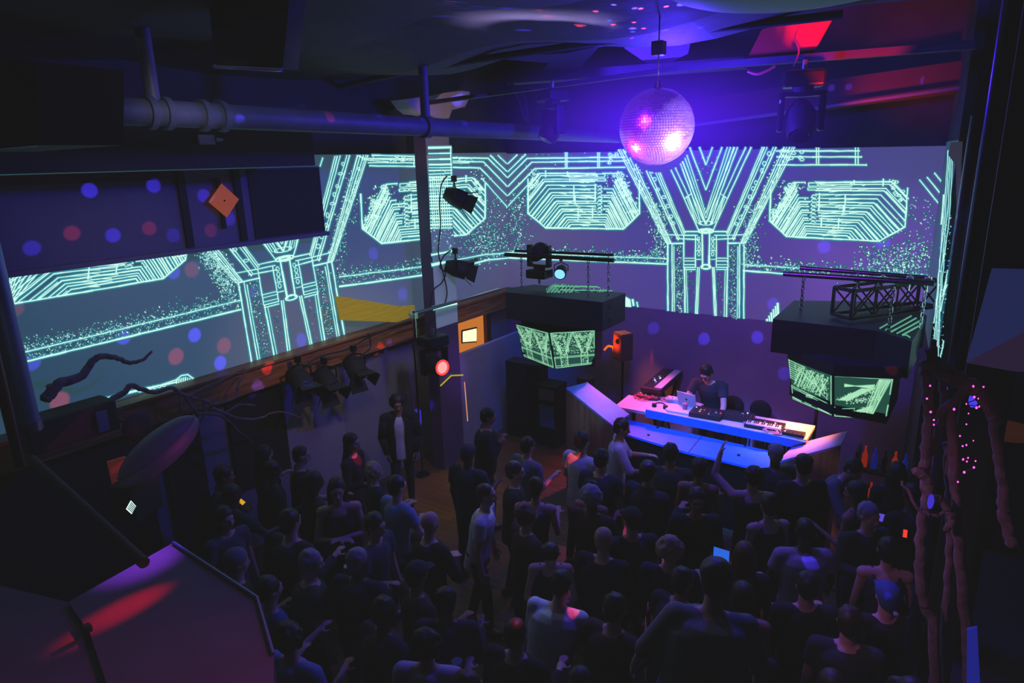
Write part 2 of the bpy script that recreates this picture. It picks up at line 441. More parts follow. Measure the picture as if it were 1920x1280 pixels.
# floor
mf = bpy.data.materials.new('scuffed wooden floor'); mf.use_nodes = True
nt = mf.node_tree; b = nt.nodes['Principled BSDF']; tc = nt.nodes.new('ShaderNodeTexCoord'); br = nt.nodes.new('ShaderNodeTexBrick')
br.inputs['Color1'].default_value = L(110, 78, 48); br.inputs['Color2'].default_value = L(84, 58, 36); br.inputs['Mortar'].default_value = L(24, 18, 14)
br.inputs['Scale'].default_value = 1; br.inputs['Brick Width'].default_value = 1.6; br.inputs['Row Height'].default_value = .11; br.inputs['Mortar Size'].default_value = .004
nt.links.new(tc.outputs['Object'], br.inputs['Vector']); nt.links.new(br.outputs[0], b.inputs['Base Color']); b.inputs['Roughness'].default_value = .45
struct('floor', MB().box((-2.7, 4.8, -.05), (10.2, 12.4, .1)), mf)

# left wall with its projected drawing
mb = MB()
mb.cur = 4; mb.add([(XL, -1.4, 0), (XL, 10.6, 0), (XL, 10.6, 2.5), (XL, -1.4, 2.5)], [(0, 1, 2, 3)])
mb.cur = 0; mb.add([(XL, -1.4, 2.5), (XL, 10.6, 2.5), (XL, 10.6, 5.04), (XL, -1.4, 5.04)], [(0, 1, 2, 3)])
mb.cur = 5; mb.add([(XL, -1.4, 5.04), (XL, 10.6, 5.04), (XL, 10.6, 7.6), (XL, -1.4, 7.6)], [(0, 1, 2, 3)])
mb.box((XL-.1, 4.6, 3.8), (.16, 12.0, 7.6)); mb.cur = 0
R1 = [(600, 291), (951, 291), (957.5, 560), (600, 650)]
R2 = [(-60, 513), (600, 431), (600, 650), (-60, 860)]
P = Pat(mb, onleft, [R1, R2], rg=random.Random(11), slots=(1, 2, 3, 6))
H2 = homog([(990, 335), (1023, 427), (1169, 429), (1199, 335)], [(910, 342), (874, 440), (715, 456), (676, 360)])
P.lobe(H2)
Hc = homog([(952, 300), (952, 367), (1170, 300), (1170, 390)], [(950, 300), (951, 367), (728, 297), (712, 395)])
P.crown(Hc, 1200)
for y in (297, 305): P.seg((690, y), (880, y), 2)
P.pl([(672, 292), (690, 300), (728, 303)], 2)
HV = homog([(1252, 457), (1395, 457), (1490, 275), (1394, 597), (1215, 385), (1323.5, 433), (1323.5, 500), (1253, 597)], [(447, 531), (632, 497), (684, 288), (643, 640), (380, 461), (539, 482), (548, 557), (470, 690)])
P.wye(HV, 640)
H3 = homog([(990, 335), (1023, 427), (1169, 429), (1199, 365)], [(-90, 430), (10, 572), (306, 522), (352, 452)])
P.lobe(H3)
for o in (0, 6, 12, 18, 24, 30, 36): P.seg((20+o*1.5, 500+o*.2), (18, 540+o), 2.2)
# band of projected light specks between two bars
P.seg((30, 664), (450, 563), 2.0); P.seg((30, 682), (452, 580), 3.0)
P.seg((636, 519), (800, 499), 1.8); P.seg((636, 537), (800, 515), 3.0); P.seg((855, 487), (915, 476), 1.8); P.seg((855, 503), (915, 487), 2.8); P.seg((915, 487), (957, 483), 2.4); P.seg((915, 477), (957, 473), 1.6)
def band(x0, y0, x1, y1, up, dn):
    def f(r):
        t = r.random(); return x0+(x1-x0)*t, y0+(y1-y0)*t+(-abs(r.gauss(0, up)) if r.random() < .6 else r.uniform(0, dn))
    return f
P.dots(band(30, 664, 450, 563, 11, 16), 900, (1, 2.8), bright=.3)
P.dots(band(636, 519, 800, 499, 8, 14), 240, (1, 2.6), bright=.3)
P.dots(lambda r: (lambda t: (385+t*48+r.gauss(0, 9), 470+t*80+r.gauss(0, 8)))(r.random()), 620, (1, 3), bright=.35)
P.dots(lambda r: (r.gauss(640, 7), r.uniform(400, 530)), 120, (1, 2.6), bright=.3)
P.dots(lambda r: (r.gauss(905, 30), r.gauss(455, 20)), 330, (1, 2.8), bright=.3)
P.dots(lambda r: (r.gauss(930, 16), r.uniform(370, 480)), 130, (1, 2.6), bright=.3)
P.dots(lambda r: (r.gauss(660, 8), r.uniform(330, 420)), 80, (1, 2.6), bright=.3)
P.dots(lambda r: (r.uniform(690, 900), r.uniform(294, 303)), 70, (1, 2.6), bright=.5)
# slice of the next picture at the foot
P.seg((120, 764), (330, 716), 2.4); P.seg((180, 770), (370, 722), 3); P.pl([(240, 735), (300, 722), (330, 712), (340, 704), (352, 702), (366, 712), (368, 722)], 2.4)
for o in range(9): P.seg((330+o*4, 724-o*.6), (332+o*4, 707+abs(o-4)), 2.2)
for o in range(6): P.ring(262+o*9, 732-o*2, 4, 2.5, 1.6, n=6)
wl = struct('wall_left', mb, [M_scrL, M_core, M_halo, M_mid, M_grey, M_blk2, M_dim])

# back wall
mb = MB(); XR = -.44
mb.cur = 4; mb.add([(XL, YB, 0), (XR, YB, 0), (XR, YB, 2.37), (XL, YB, 2.37)], [(0, 1, 2, 3)])
mb.cur = 0; mb.add([(XL, YB, 2.37), (XR, YB, 2.37), (XR, YB, 4.93), (XL, YB, 5.02)], [(0, 1, 2, 3)])
mb.cur = 5; mb.add([(XL, YB, 5.02), (XR, YB, 4.93), (XR, YB, 7.6), (XL, YB, 7.6)], [(0, 1, 2, 3)])
mb.add([(XR, YB, 0), (2.5, YB, 0), (2.5, YB, 7.6), (XR, YB, 7.6)], [(0, 1, 2, 3)])
mb.box((-2.5, YB+.1, 3.8), (10.2, .16, 7.6)); mb.cur = 0
RB = [(951, 291), (1150, 281), (1290, 276), (1450, 276), (1450, 606), (1152, 572), (957, 552)]; RB2 = [(1450, 276), (1776, 276), (1744, 700), (1450, 606)]
P = Pat(mb, onback, [RB, RB2], holes=[(1233, 262, 62), (1685, 262, 76)], rg=random.Random(5), slots=(1, 2, 3, 6))  # holes leave the lines out where round cast shadows fall
P.lobe(); P.crown(right=1172)
H1 = homog([(990, 335), (1023, 427), (1169, 429), (1199, 335)], [(1702, 352), (1649, 452), (1474, 443), (1445, 352)])
P.lobe(H1)
H1c = homog([(1003, 297), (1003, 316), (1170, 297), (1170, 316)], [(1770, 283), (1770, 310), (1468, 282), (1458, 309)])
for y in (283, 294, 309): P.seg((1455+(y-283)*.1, y), (1640, y), 2.4)
for x in (1531, 1535, 1604, 1609): P.seg((x, 277), (x, 309), 1.8)
P.pl([(1467, 292), (1462, 284), (1470, 278)], 2); P.pl([(1455, 340), (1463, 309)], 2)
for _ in range(9): P.ring(P.rg.uniform(1460, 1508), P.rg.uniform(280, 300), 4, 2.5, 1.5, n=6)
for a, b_ in (((1724, 337), (1762, 384)), ((1738, 332), (1764, 364)), ((1752, 324), (1768, 344))): P.seg(a, b_, 2)
P.wye(ID, 620)
P.seg((952, 473), (1252, 485), 1.6); P.seg((952, 483), (1252, 495), 2.8)
P.seg((1393, 496), (1750, 518), 1.6); P.seg((1393, 507), (1750, 535), 2.8)
P.dots(band(957, 474, 1252, 485, 6, 9), 420, (1, 2.8), bright=.35)
P.dots(band(1393, 496, 1750, 518, 7, 10), 460, (1, 3), bright=.35)
P.dots(lambda r: (r.gauss(1236, 9), r.uniform(380, 480)), 300, (1, 2.8), bright=.35)
P.dots(lambda r: (r.gauss(1408, 10), r.uniform(380, 500)), 280, (1, 2.8), bright=.35)
P.dots(lambda r: (r.gauss(1685, 42), r.gauss(490, 18)), 520, (1, 3.4), bright=.35)
P.dots(lambda r: (r.gauss(1722, 18), r.uniform(370, 480)), 110, (1, 3), bright=.35)
P.dots(lambda r: (r.gauss(968, 12), r.uniform(360, 480)), 260, (1, 2.8), bright=.3)
for k in range(11):
    P.seg((1150+k*3, 551+k*k*.10), (1152+k*3, 575), 3.4)
P.seg((1186, 561), (1188, 573), 3); P.seg((1194, 566), (1196, 575), 2)
for k in range(6): P.seg((1438+k*4, 598-k*6), (1440+k*4, 606), 3.5)
wb = struct('wall_back', mb, [M_scrB, M_core, M_halo, M_mid, M_lower, M_blk2, M_dim])

# right wall: a short lit return by the corner, then the recess of the bar
rp0 = Vector((XR, YB, 0)); rp1 = Vector((-.25, 8.6, 0)); rn = (rp1-rp0).cross(Vector((0, 0, 1))).normalized()
if rn.x > 0: rn = -rn
mb = MB()
zz = Vector((0, 0, 4.98)); z3 = Vector((0, 0, 2.7)); mb.add([rp0+z3, rp1+z3, rp1+zz, rp0+zz], [(0, 1, 2, 3)]); mb.cur = 4; mb.add([rp0, rp1, rp1+z3, rp0+z3], [(0, 1, 2, 3)]); mb.add([rp0+zz, rp1+zz, rp1+Vector((0, 0, 7.6)), rp0+Vector((0, 0, 7.6))], [(0, 1, 2, 3)]); mb.cur = 0
mb.cur = 4; mb.box((1.1, 8.66, 3.8), (2.7, .12, 7.6)); mb.box((2.4, 3.6, 3.8), (.12, 10.1, 7.6)); mb.cur = 0
def onright(x, y, h): return AP(x, y, rp0+rn*(.003+h), rn)
P = Pat(mb, onright, [[(1776, 282), (1793, 282), (1765, 700), (1742, 700)]], rg=random.Random(9), w=1.8, hw=4.5, jit=.9)
for k in range(5):
    x0 = 1774+k*3.4; P.pl([(x0, 282), (x0-7+P.rg.uniform(-2, 2), 400), (x0-20+P.rg.uniform(-3, 3), 520), (x0-24+P.rg.uniform(-2, 2), 600), (x0-30, 690)], P.rg.choice((1.2, 2, 2.4)))
for k in range(10):
    x0 = P.rg.uniform(1752, 1785); y0 = P.rg.uniform(430, 650); P.seg((x0, y0), (x0-P.rg.uniform(4, 12), y0+P.rg.uniform(25, 60)), 1.6)
P.dots(lambda r: (r.uniform(1748, 1785), r.uniform(400, 680)), 260, (1, 2.6), bright=.4)
struct('wall_right', mb, [mat('right wall plaster', (90, 100, 120), .8, emit=(38, 62, 72), nocast=True), M_core, M_halo, M_mid, M_blk2])  # projector light on the plaster put in as emission
struct('wall_front', MB().box((-2.5, -1.46, 3.8), (10.0, .12, 7.6)), M_black)

# ceiling: low dark fabric-like roof in front, higher black roof behind it
e0 = AZ(600, 172, 5.95); e1 = AZ(1560, 28, 5.95)
M_ceil = mat('black ceiling cloth', (36, 33, 44), .75, noise=.35, nscale=2.5, bump=.6)
mb = MB(); N = 36; g = []
for j in range(9):
    for i in range(N+1):
        t = i/N; far = e0.lerp(e1, -.35+t*1.9); near = Vector((-8+t*11, -1.6, 5.95))
        p = far.lerp(near, j/8); p.z += .07*math.sin(t*PI*9+j*.3)*(1-.5*j/8)+.05*math.sin(j*2.3+t*5); g.append(p)
for j in range(8):
    for i in range(N):
        a = j*(N+1)+i; mb.add([g[a], g[a+1], g[a+N+2], g[a+N+1]], [(0, 1, 2, 3)])
cl = struct('ceiling', mb, M_ceil)
struct('ceiling_upper', MB().box((-2.5, 5.2, 7.66), (10.2, 13.6, .12)), M_blk2)
# rolled hem of the cloth
tag(MB().tube(spline([AZ(560, 178, 5.93), AZ(800, 128, 5.93), AZ(1030, 92, 5.93), AZ(1280, 58, 5.93), AZ(1430, 44, 5.93), AZ(1580, 27, 5.93)], 5), .035, 8).build('ceiling_hem', mat('hem cloth', (60, 56, 80), .8), smooth=True), 'dark rolled hem where the sagging ceiling cloth ends above the mirror ball', 'hem')

# timber rail along the left wall
mb = MB(); y0, y1 = -.5, 10.5
mb.box((XL+.09, (y0+y1)/2, 2.36), (.17, y1-y0, .26)); mb.box((XL+.12, (y0+y1)/2, 2.505), (.24, y1-y0, .03)); mb.box((XL+.11, (y0+y1)/2, 2.215), (.2, y1-y0, .03))
struct('trim_1', mb, M_wood)
# lower left wall: pale board panels with dark openings between them
M_pan = mat('pale board', (130, 130, 148), .8, noise=.15, nscale=1.5)
def plate(name, plane, val, pts, th, m, parent=None, st=True, smooth=False):
    f = {'x': AX, 'y': AY, 'z': AZ}[plane]; off = {'x': Vector((-th, 0, 0)), 'y': Vector((0, th, 0)), 'z': Vector((0, 0, -th))}[plane]
    o = MB().prism([f(px, py, val) for px, py in pts], off)
    return struct(name, o, m, parent) if st else o.build(name, m, parent)
def ycut(name, ya, yb, z0, z1, m, x=XL, d=.05):
    return struct(name, MB().box((x+d/2+.01, (ya+yb)/2, (z0+z1)/2), (d, abs(yb-ya), z1-z0)), m)
ydark0 = AX(425, 760, XL+.06).y; ydark1 = AX(528, 740, XL+.06).y
ycut('trim_2', ydark0, ydark1, .9, 2.18, M_black, d=.05)
ycut('trim_3', ydark1+.03, AX(640, 720, XL+.06).y, 0.0, 2.18, M_pan, d=.03)
ycut('trim_12', -1.35, AX(196, 830, XL+.06).y+.4, 0, 2.18, M_black, d=.045)  # dark sheet added to black out the near end of the wall
ycut('trim_4', AX(300, 800, XL+.06).y, AX(372, 790, XL+.06).y, 0.0, 2.18, M_black, d=.05)
# bulkhead high on the left wall
bx = -7.12
yb1 = AX(603, 360, bx).y
mb = MB(); mb.box(((XL+bx)/2+.01, (yb1-1.3)/2, 4.47), (bx-XL-.02, yb1+1.3, .84))
M_bulk = mat('bulkhead board', (120, 112, 140), .85, noise=.12, nscale=1.2)
bh = struct('wall_bulkhead', mb, M_bulk)
def ypan(name, pa, pb, z0, z1, m, parent, d=.02):
    ya = AX(pa, 380, bx).y; yb_ = AX(pb, 380, bx).y
    return MB().box((bx+d/2, (ya+yb_)/2, (z0+z1)/2), (d, yb_-ya, z1-z0)).build(name, m, parent)
ypan('dark_panel', 470, 602, 4.07, 4.87, mat('dark board', (40, 34, 48), .8), bh)
ypan('post', 336, 350, 4.07, 4.88, M_black, bh, .035); ypan('post', 441, 453, 4.07, 4.88, M_black, bh, .035)
ypan('top_strip', -400, 335, 4.80, 4.88, mat('purple strip', (90, 40, 80), .8), bh, .025)
MB().box((bx-.02, (yb1-1.3)/2, 4.03), (.16, yb1+1.34, .05)).build('ledge', mat('ledge board', (120, 125, 135), .6), bh)
# black soffit above the bulkhead
struct('ceiling_soffit', MB().box((-6.75, (AX(590, 300, -6.15).y-1.3)/2, 5.2), (1.2, AX(590, 300, -6.15).y+1.3, .6)), M_black)

# column standing by the left wall
cx0, cx1 = -6.95, -6.72
cyf = AX(803, 350, cx1).y; cyb = AX(846, 350, cx1).y
col = MB(); col.cur = 4; col.box(((cx0+cx1)/2, (cyf+cyb)/2, 1.2), (cx1-cx0, cyb-cyf, 2.4)); col.box(((cx0+cx1)/2-.001, (cyf+cyb)/2, 3.96), (cx1-cx0, cyb-cyf, 3.12))
col.cur = 0; col.prism([(cx1, cyf, 2.4), (cx1, cyb, 2.4), (cx1, cyb, 5.0), (cx1, cyf, 5.0)], (.002, 0, 0)); col.cur = 5; col.prism([(cx1, cyf, 5.0), (cx1, cyb, 5.0), (cx1, cyb, 5.52), (cx1, cyf, 5.52)], (.002, 0, 0)); col.cur = 0
def oncol(x, y, h): return AX(x, y, cx1+.004+h)
P = Pat(col, oncol, [[(803, 276), (846, 276), (857, 578), (812, 590)]], rg=random.Random(21), w=2.4)
P.seg((803, 277), (846, 276), 4); P.seg((845, 276), (846, 330), 2); P.seg((803, 288), (846, 287), 2.2); P.seg((803, 299), (846, 298), 3)
for y in range(308, 430, 6): P.seg((803, y+P.rg.uniform(-1, 1)), (848, y+P.rg.uniform(-2, 0)), P.rg.choice((1.6, 2.4, 3.2)))
for k in range(9): P.seg((806+k*4, 330), (812+k*4, 425), 1.4)
P.seg((808, 478), (851, 470), 3); P.seg((808, 497), (852, 488), 4.5); P.seg((812, 578), (857, 568), 5)
P.dots(lambda r: (r.uniform(806, 850), r.uniform(320, 480)), 120, (1, 2.8), bright=.5)
cob = struct('trim_column', col, [mat('projector lit column', (178, 180, 176), .7, emit=(54, 74, 78), nocast=True), M_core, M_halo, M_mid, mat('shaded violet column', (84, 62, 96), .6), mat('column paint above', (150, 150, 160), .7)])  # projector light as emission on one face; shaded faces coloured dark violet
# timber capital
pts = [(762, 186), (786, 182), (800, 181), (834, 174), (864, 170), (881, 172), (880, 184), (872, 200), (848, 206), (844, 216), (842, 222), (818, 220), (804, 214), (786, 212), (774, 203)]
tag(MB().prism([AX(x, y, -6.62) for x, y in pts], (-.3, 0, 0)).build('column_bracket_hanging', M_cream), 'cream timber bracket with cut corners on top of the white column', 'bracket')
# door wall behind the column with the lit doorway
M_warm = emi('warm lit room', (205, 120, 50), .9)  # light of the room beyond painted as a glowing panel
dw = AX(862, 660, XL+.04).y; de = AX(908, 640, XL+.04).y
d = MB(); d.box((XL+.03, (dw+de)/2, 1.85), (.02, de-dw, .66)); dd = struct('door_1', d, M_warm)
pf = [AX(x, y, XL+.05) for x, y in ((866, 620), (893, 614), (893, 640), (866, 642))]
o = MB().prism(pf, (.01, 0, 0)).build('lit_sheet', emi('lit sheet', (255, 236, 190), 1.3), dd)
MB().tube(pf+[pf[0]], .018, 4).build('sheet_frame', M_black, dd)
MB().box((XL+.07, de+.06, 1.3), (.1, .13, 2.0)).build('door_jamb', woodmat('dark jamb', (60, 34, 24), (88, 52, 34), 1, 2), dd)
# low partition in front of it
px0 = -6.9
a0 = AX(858, 668, px0); a1 = AX(985, 616, px0)
mb = MB(); mb.prism([(px0, a0.y, 0), (px0, a1.y, 0), (px0, a1.y, (a0.z+a1.z)/2), (px0, a0.y, (a0.z+a1.z)/2)], (-.08, 0, 0))
struct('wall_partition', mb, M_pan)
# yellow guard boards above the rail
pts = [(631, 556), (640, 556), (755, 575), (778, 572), (778, 592), (745, 604), (640, 600)]
tag(MB().prism([AX(x, y, -7.0) for x, y in pts], (-.04, 0, 0)).build('yellow_rail_board', mat('yellow board', (190, 165, 40), .6, emit=(96, 84, 8), nocast=True, noise=.2, nscale=3, stretch=(1, 1, 9))), 'yellow timber board fixed on the rail beside the column', 'board')  # brightness of the board put in as emission

# beams in the upper roof
def beam(name, a, b, w, h, m): 
    a = Vector(a); b = Vector(b); d = b-a
    R = d.to_track_quat('X', 'Z').to_matrix()
    o = struct(name, MB().box((a+b)/2, (d.length, w, h), R), m); return o
M_beam = mat('dark painted beam', (44, 42, 58), .6, noise=.3, nscale=4)
beam('trim_5', AY(560, 226, 7.6), AY(1290, 126, 7.6), .08, .05, M_beam)
beam('trim_6', AY(1270, 128, 7.6), AY(1830, 84, 7.6), .1, .07, M_beam)
beam('trim_7', AY(1290, 236, 9.6), AY(1830, 161, 9.6), .06, .03, mat('pale strip', (120, 116, 130), .6))
beam('trim_8', AY(1250, 218, 9.9), AY(1830, 141, 9.9), .15, .35, mat('red brown beam', (84, 34, 42), .6))
beam('trim_9', AY(960, 150, 8.8), AY(1400, 118, 8.8), .3, .12, M_beam)
# ------------------------------------------------------------------ mirror ball
BC = Vector(ray(1231, 238)).normalized()*5.5+CAM; BRd = .283
t = thing('mirror_ball', 'large mirrored disco ball glowing violet under the ceiling beam', 'disco ball', BC)
MB().ell((BC.x, BC.y, BC.z), BRd-.006, n=40, m=24).build('core', M_blackmetal, t, smooth=True)
mb = MB(); nb = 44; rg = random.Random(2)
for j in range(nb):
    th0, th1 = PI*j/nb, PI*(j+1)/nb; tm = (th0+th1)/2
    n = max(4, int(2*PI*math.sin(tm)*nb/PI))
    for i in range(n):
        a0, a1 = 2*PI*i/n, 2*PI*(i+1)/n; am = (a0+a1)/2
        nn = Vector((math.sin(tm)*math.cos(am), math.sin(tm)*math.sin(am), math.cos(tm)))
        ta = Vector((-math.sin(am), math.cos(am), 0)); tb = nn.cross(ta)
        hw = BRd*math.sin(tm)*(a1-a0)/2*.87; hh = BRd*(th1-th0)/2*.87
        n2 = (nn+ta*rg.gauss(0, .03)+tb*rg.gauss(0, .03)).normalized()
        u = (ta-n2*ta.dot(n2)).normalized(); w = n2.cross(u); c0 = BC+nn*BRd
        vs = [c0+u*hw*sx+w*hh*sy for sx, sy in ((-1, -1), (1, -1), (1, 1), (-1, 1))]
        mb.add(vs+[v-nn*.004 for v in vs], [(0, 1, 2, 3), (0, 4, 5, 1), (1, 5, 6, 2), (2, 6, 7, 3), (3, 7, 4, 0)])
mm = bpy.data.materials.new('mirror tile'); mm.use_nodes = True; b = mm.node_tree.nodes['Principled BSDF']
b.inputs['Base Color'].default_value = L(200, 150, 240); b.inputs['Metallic'].default_value = .88; b.inputs['Roughness'].default_value = .27  # violet light on the ball put into the tile colour
mb.build('mirror_tiles', mm, t)
MB().cone(BC+Vector((0, 0, BRd-.005)), BC+Vector((0, 0, BRd+.045)), .035, .02, 14).build('cap', M_blackmetal, t)
MB().cone(BC+Vector((0, 0, BRd+.04)), BC+Vector((0, 0, .86)), .006, .006, 6).build('hanging_rod', M_steel, t)
MB().cbox(BC+Vector((0, 0, .56)), (.09, .09, .1), .01).build('motor', M_blackmetal, t)

# glow of the haze around the ball, put in as volume emission
hm = bpy.data.materials.new('violet haze'); hm.use_nodes = True; nt = hm.node_tree; nt.nodes.clear()
o = nt.nodes.new('ShaderNodeOutputMaterial'); e = nt.nodes.new('ShaderNodeEmission'); e.inputs[0].default_value = (.085, .006, 1, 1)
tc = nt.nodes.new('ShaderNodeTexCoord'); ln = nt.nodes.new('ShaderNodeVectorMath'); ln.operation = 'LENGTH'; hmp = nt.nodes.new('ShaderNodeMapping'); hmp.inputs['Scale'].default_value = (1/1.55, 1/1.55, 1/.76); nt.links.new(tc.outputs['Object'], hmp.inputs[0]); nt.links.new(hmp.outputs[0], ln.inputs[0])
mr = nt.nodes.new('ShaderNodeMapRange'); mr.inputs[1].default_value = 0; mr.inputs[2].default_value = 1; mr.inputs[3].default_value = 1; mr.inputs[4].default_value = 0
nt.links.new(ln.outputs['Value'], mr.inputs[0])
pw = nt.nodes.new('ShaderNodeMath'); pw.operation = 'POWER'; pw.inputs[1].default_value = 2.2; nt.links.new(mr.outputs[0], pw.inputs[0])
ml = nt.nodes.new('ShaderNodeMath'); ml.operation = 'MULTIPLY'; ml.inputs[1].default_value = 1.0; nt.links.new(pw.outputs[0], ml.inputs[0])
nt.links.new(ml.outputs[0], e.inputs[1]); nt.links.new(e.outputs[0], o.inputs['Volume'])
hz = MB().ell(BC, (1.55, 1.55, .76), n=32, m=20).build('haze', hm, origin=BC, smooth=True)
tag(hz, 'violet glowing haze around the mirror ball', 'haze', kind='stuff')

# ------------------------------------------------------------------ stage lights
def moving_head(label, loc, s=1.0, yaw=0.0, tilt=0.3, lens=None, up=False, group=None):
    """moving light: base plate, forked yoke, head with lens; loc is the clamp point on top"""
    loc = Vector(loc); t = thing('hanging_moving_light', label, 'stage light', loc, group)
    R = Matrix.Rotation(yaw, 3, 'Z'); sg = 1 if up else -1
    def W(x, y, z): return loc+R @ Vector((x*s, y*s, z*s*sg))
    MB().cone(W(0, 0, 0), W(0, 0, .08), .02*s, .02*s, 10).build('clamp', M_steel, t)
    MB().cbox(W(0, 0, .14), (.3*s, .24*s, .12*s), .02*s, R).build('base', M_blackmetal, t)
    MB().cone(W(0, 0, .2), W(0, 0, .24), .08*s, .08*s, 16).build('swivel', M_black, t)
    for sx in (-1, 1):
        MB().cbox(W(sx*.15, 0, .38), (.045*s, .1*s, .3*s), .015*s, R).build('yoke_arm', M_blackmetal, t)
    MB().cbox(W(0, 0, .25), (.34*s, .1*s, .04*s), .015*s, R).build('yoke_bridge', M_blackmetal, t)
    d = R @ Vector((0, -math.cos(tilt), -math.sin(tilt))) ; c = W(0, 0, .44)
    h = MB(); h.cone(c-d*.15*s, c-d*.05*s, .07*s, .115*s, 18); h.cone(c-d*.05*s, c+d*.12*s, .115*s, .105*s, 18); h.cone(c+d*.12*s, c+d*.16*s, .105*s, .09*s, 18)
    ho = h.build('head', M_black, t, smooth=True)
    MB().cone(c+d*.158*s, c+d*.168*s, .07*s, .06*s, 18).build('lens', lens or mat('dark lens', (40, 42, 60), .1), ho)
    if lens: MB().tube([c+d*.163*s+(d.orthogonal().normalized()*math.cos(k*PI/10)+d.cross(d.orthogonal().normalized())*math.sin(k*PI/10))*.08*s for k in range(21)], .012*s, 6).build('lens_ring', M_redlens, ho)
    return t, c+d*.2*s, d
def par_can(label, loc, to, s=1.0, lens=None, group=None, doors=True):
    loc = Vector(loc); t = thing('hanging_par_light', label, 'stage light', loc, group)
    d = (Vector(to)-loc).normalized(); sd = d.cross(Vector((0, 0, 1))).normalized(); up = sd.cross(d)
    c = loc-Vector((0, 0, .2*s))
    MB().cbox(loc, (.05*s, .05*s, .07*s), .01).build('clamp', M_blackmetal, t)
    MB().tube([loc, loc-Vector((0, 0, .05*s)), c+sd*.12*s+Vector((0, 0, .1*s)), c+sd*.12*s], .01*s, 6).tube([loc-Vector((0, 0, .05*s)), c-sd*.12*s+Vector((0, 0, .1*s)), c-sd*.12*s], .01*s, 6).build('bracket', M_blackmetal, t)
    h = MB(); h.cone(c-d*.13*s, c-d*.02*s, .06*s, .1*s, 18); h.cone(c-d*.02*s, c+d*.12*s, .1*s, .11*s, 18)
    ho = h.build('can', M_black, t, smooth=True)
    MB().cone(c+d*.121*s, c+d*.126*s, .09*s, .09*s, 18).build('lens', lens or mat('dark lens', (40, 42, 60), .1), ho)
    if doors:
        for (u, w) in ((sd, up), (-sd, up), (up, sd), (-up, sd)):
            e = c+d*.125*s+u*.1*s; q = [e-w*.08*s, e+w*.08*s, e+w*.1*s+d*.1*s+u*.06*s, e-w*.1*s+d*.1*s+u*.06*s]
            MB().prism(q, -u*.004).build('barn_door', M_black, t)
    return t

M_redlens = emi('red lit lens', (255, 60, 60), 1.6); M_redlens2 = emi('pale red lens', (255, 150, 150), 1.4)
p = AX(812, 640, -6.45)
tm, lc, ld = moving_head('moving light with a glowing red lens on the rail by the column', (p.x, p.y, p.z+.2), 1.3, math.radians(75), -.05, M_redlens2)
p = AY(1510, 112, 7.35); moving_head('black moving light hanging from the beam near the red lit drape', p, 1.25, .3, .9, group=None)
p = AY(1036, 152, 7.2); moving_head('blue lit moving light hanging from the beam near the cream bracket', p, 1.15, -.5, 1.0)
p = AY(1012, 545, 8.75); moving_head('large moving light standing on the speaker box beside the chains', (p.x, p.y, 3.02), 1.15, 0, .2, up=True)
G = 'par lights hanging under the timber rail'
XR_ = -6.95
for px, py, lab in ((560, 694, 'black par light with barn doors hanging under the rail, farthest from the column'), (609, 696, 'black par light with barn doors hanging under the rail, middle of three'), (664, 672, 'black par light with barn doors under the rail, closest to the red moving light')):
    p = AX(px, py, XR_); par_can(lab, (p.x, p.y, p.z+.15), (p.x+2, p.y-.5, p.z-1.6), 1.35, group=G)
pc = AX(851, 335, -6.6); par_can('black spotlight clamped to the white column, upper one', pc, pc+Vector((1.5, 1.5, -1)), 1.35)
pc = AX(853, 470, -6.6); par_can('black spotlight clamped to the white column, lower one', pc, pc+Vector((1.5, 1.5, -.6)), 1.35)
pc = AY(1052, 498, 8.9); par_can('small blue white spotlight above the speaker box', pc+Vector((0, 0, .1)), pc+Vector((1, -3, -1)), .9, emi('blue white lens', (120, 190, 255), 1.6), doors=False)
# chrome clamp and green lit bar at the foot of the column
a = AX(768, 590, -6.5); b2 = AX(935, 556, -6.5)
tag(MB().cone(a, (a.x, b2.y, a.z), .025, .025, 10).build('lighting_rail_bar', M_steel, smooth=True), 'steel lighting bar running along the timber rail past the column foot', 'bar')
a = AX(776, 592, -6.44)
tag(MB().cone(a+Vector((0, 0, .08)), a-Vector((0, 0, .32)), .03, .03, 12).cbox(a, (.09, .09, .09), .01).build('clamp_mount', M_chrome, smooth=False), 'chrome pipe clamp holding the red lens moving light', 'clamp')
# thin black pole to the floor under it
a = AX(779, 690, -6.9)
tag(MB().cone((a.x, a.y, 0), (a.x, a.y, 2.2), .014, .014, 8).cone((a.x, a.y, 0), (a.x, a.y, .03), .12, .1, 16).build('black_pole', M_blackmetal), 'thin black pole standing in front of the pale wall boards', 'pole')
# loose cables on column and rail
def cable(pts, r, m, label, cat='cable', n=6, name='hanging_cable', group=None):
    return tag(MB().tube(spline(pts, 6), r, n).build(name, m, smooth=True), label, cat, group)
M_cab = mat('black cable', (14, 14, 16), .5)
cable([AX(x, y, -6.66) for x, y in ((838, 330), (828, 345), (824, 380), (826, 420), (822, 470), (828, 500), (838, 545), (834, 570))], .011, M_cab, 'black cable looping down the face of the white column')
cable([AX(x, y, -6.66) for x, y in ((845, 470), (832, 480), (825, 500), (835, 512), (828, 530), (812, 545), (806, 580))], .011, M_cab, 'black cable looped below the lower column spotlight')
cable([AX(x, y, -6.98) for x, y in ((560, 694), (600, 668), (650, 655), (700, 628), (760, 606), (830, 588))], .012, M_cab, 'black cable sagging along the timber rail between the par lights')
cable([AX(x, y, -6.9) for x, y in ((690, 625), (695, 650), (682, 664), (672, 690))], .01, M_cab, 'short black cable curling down to a par light')

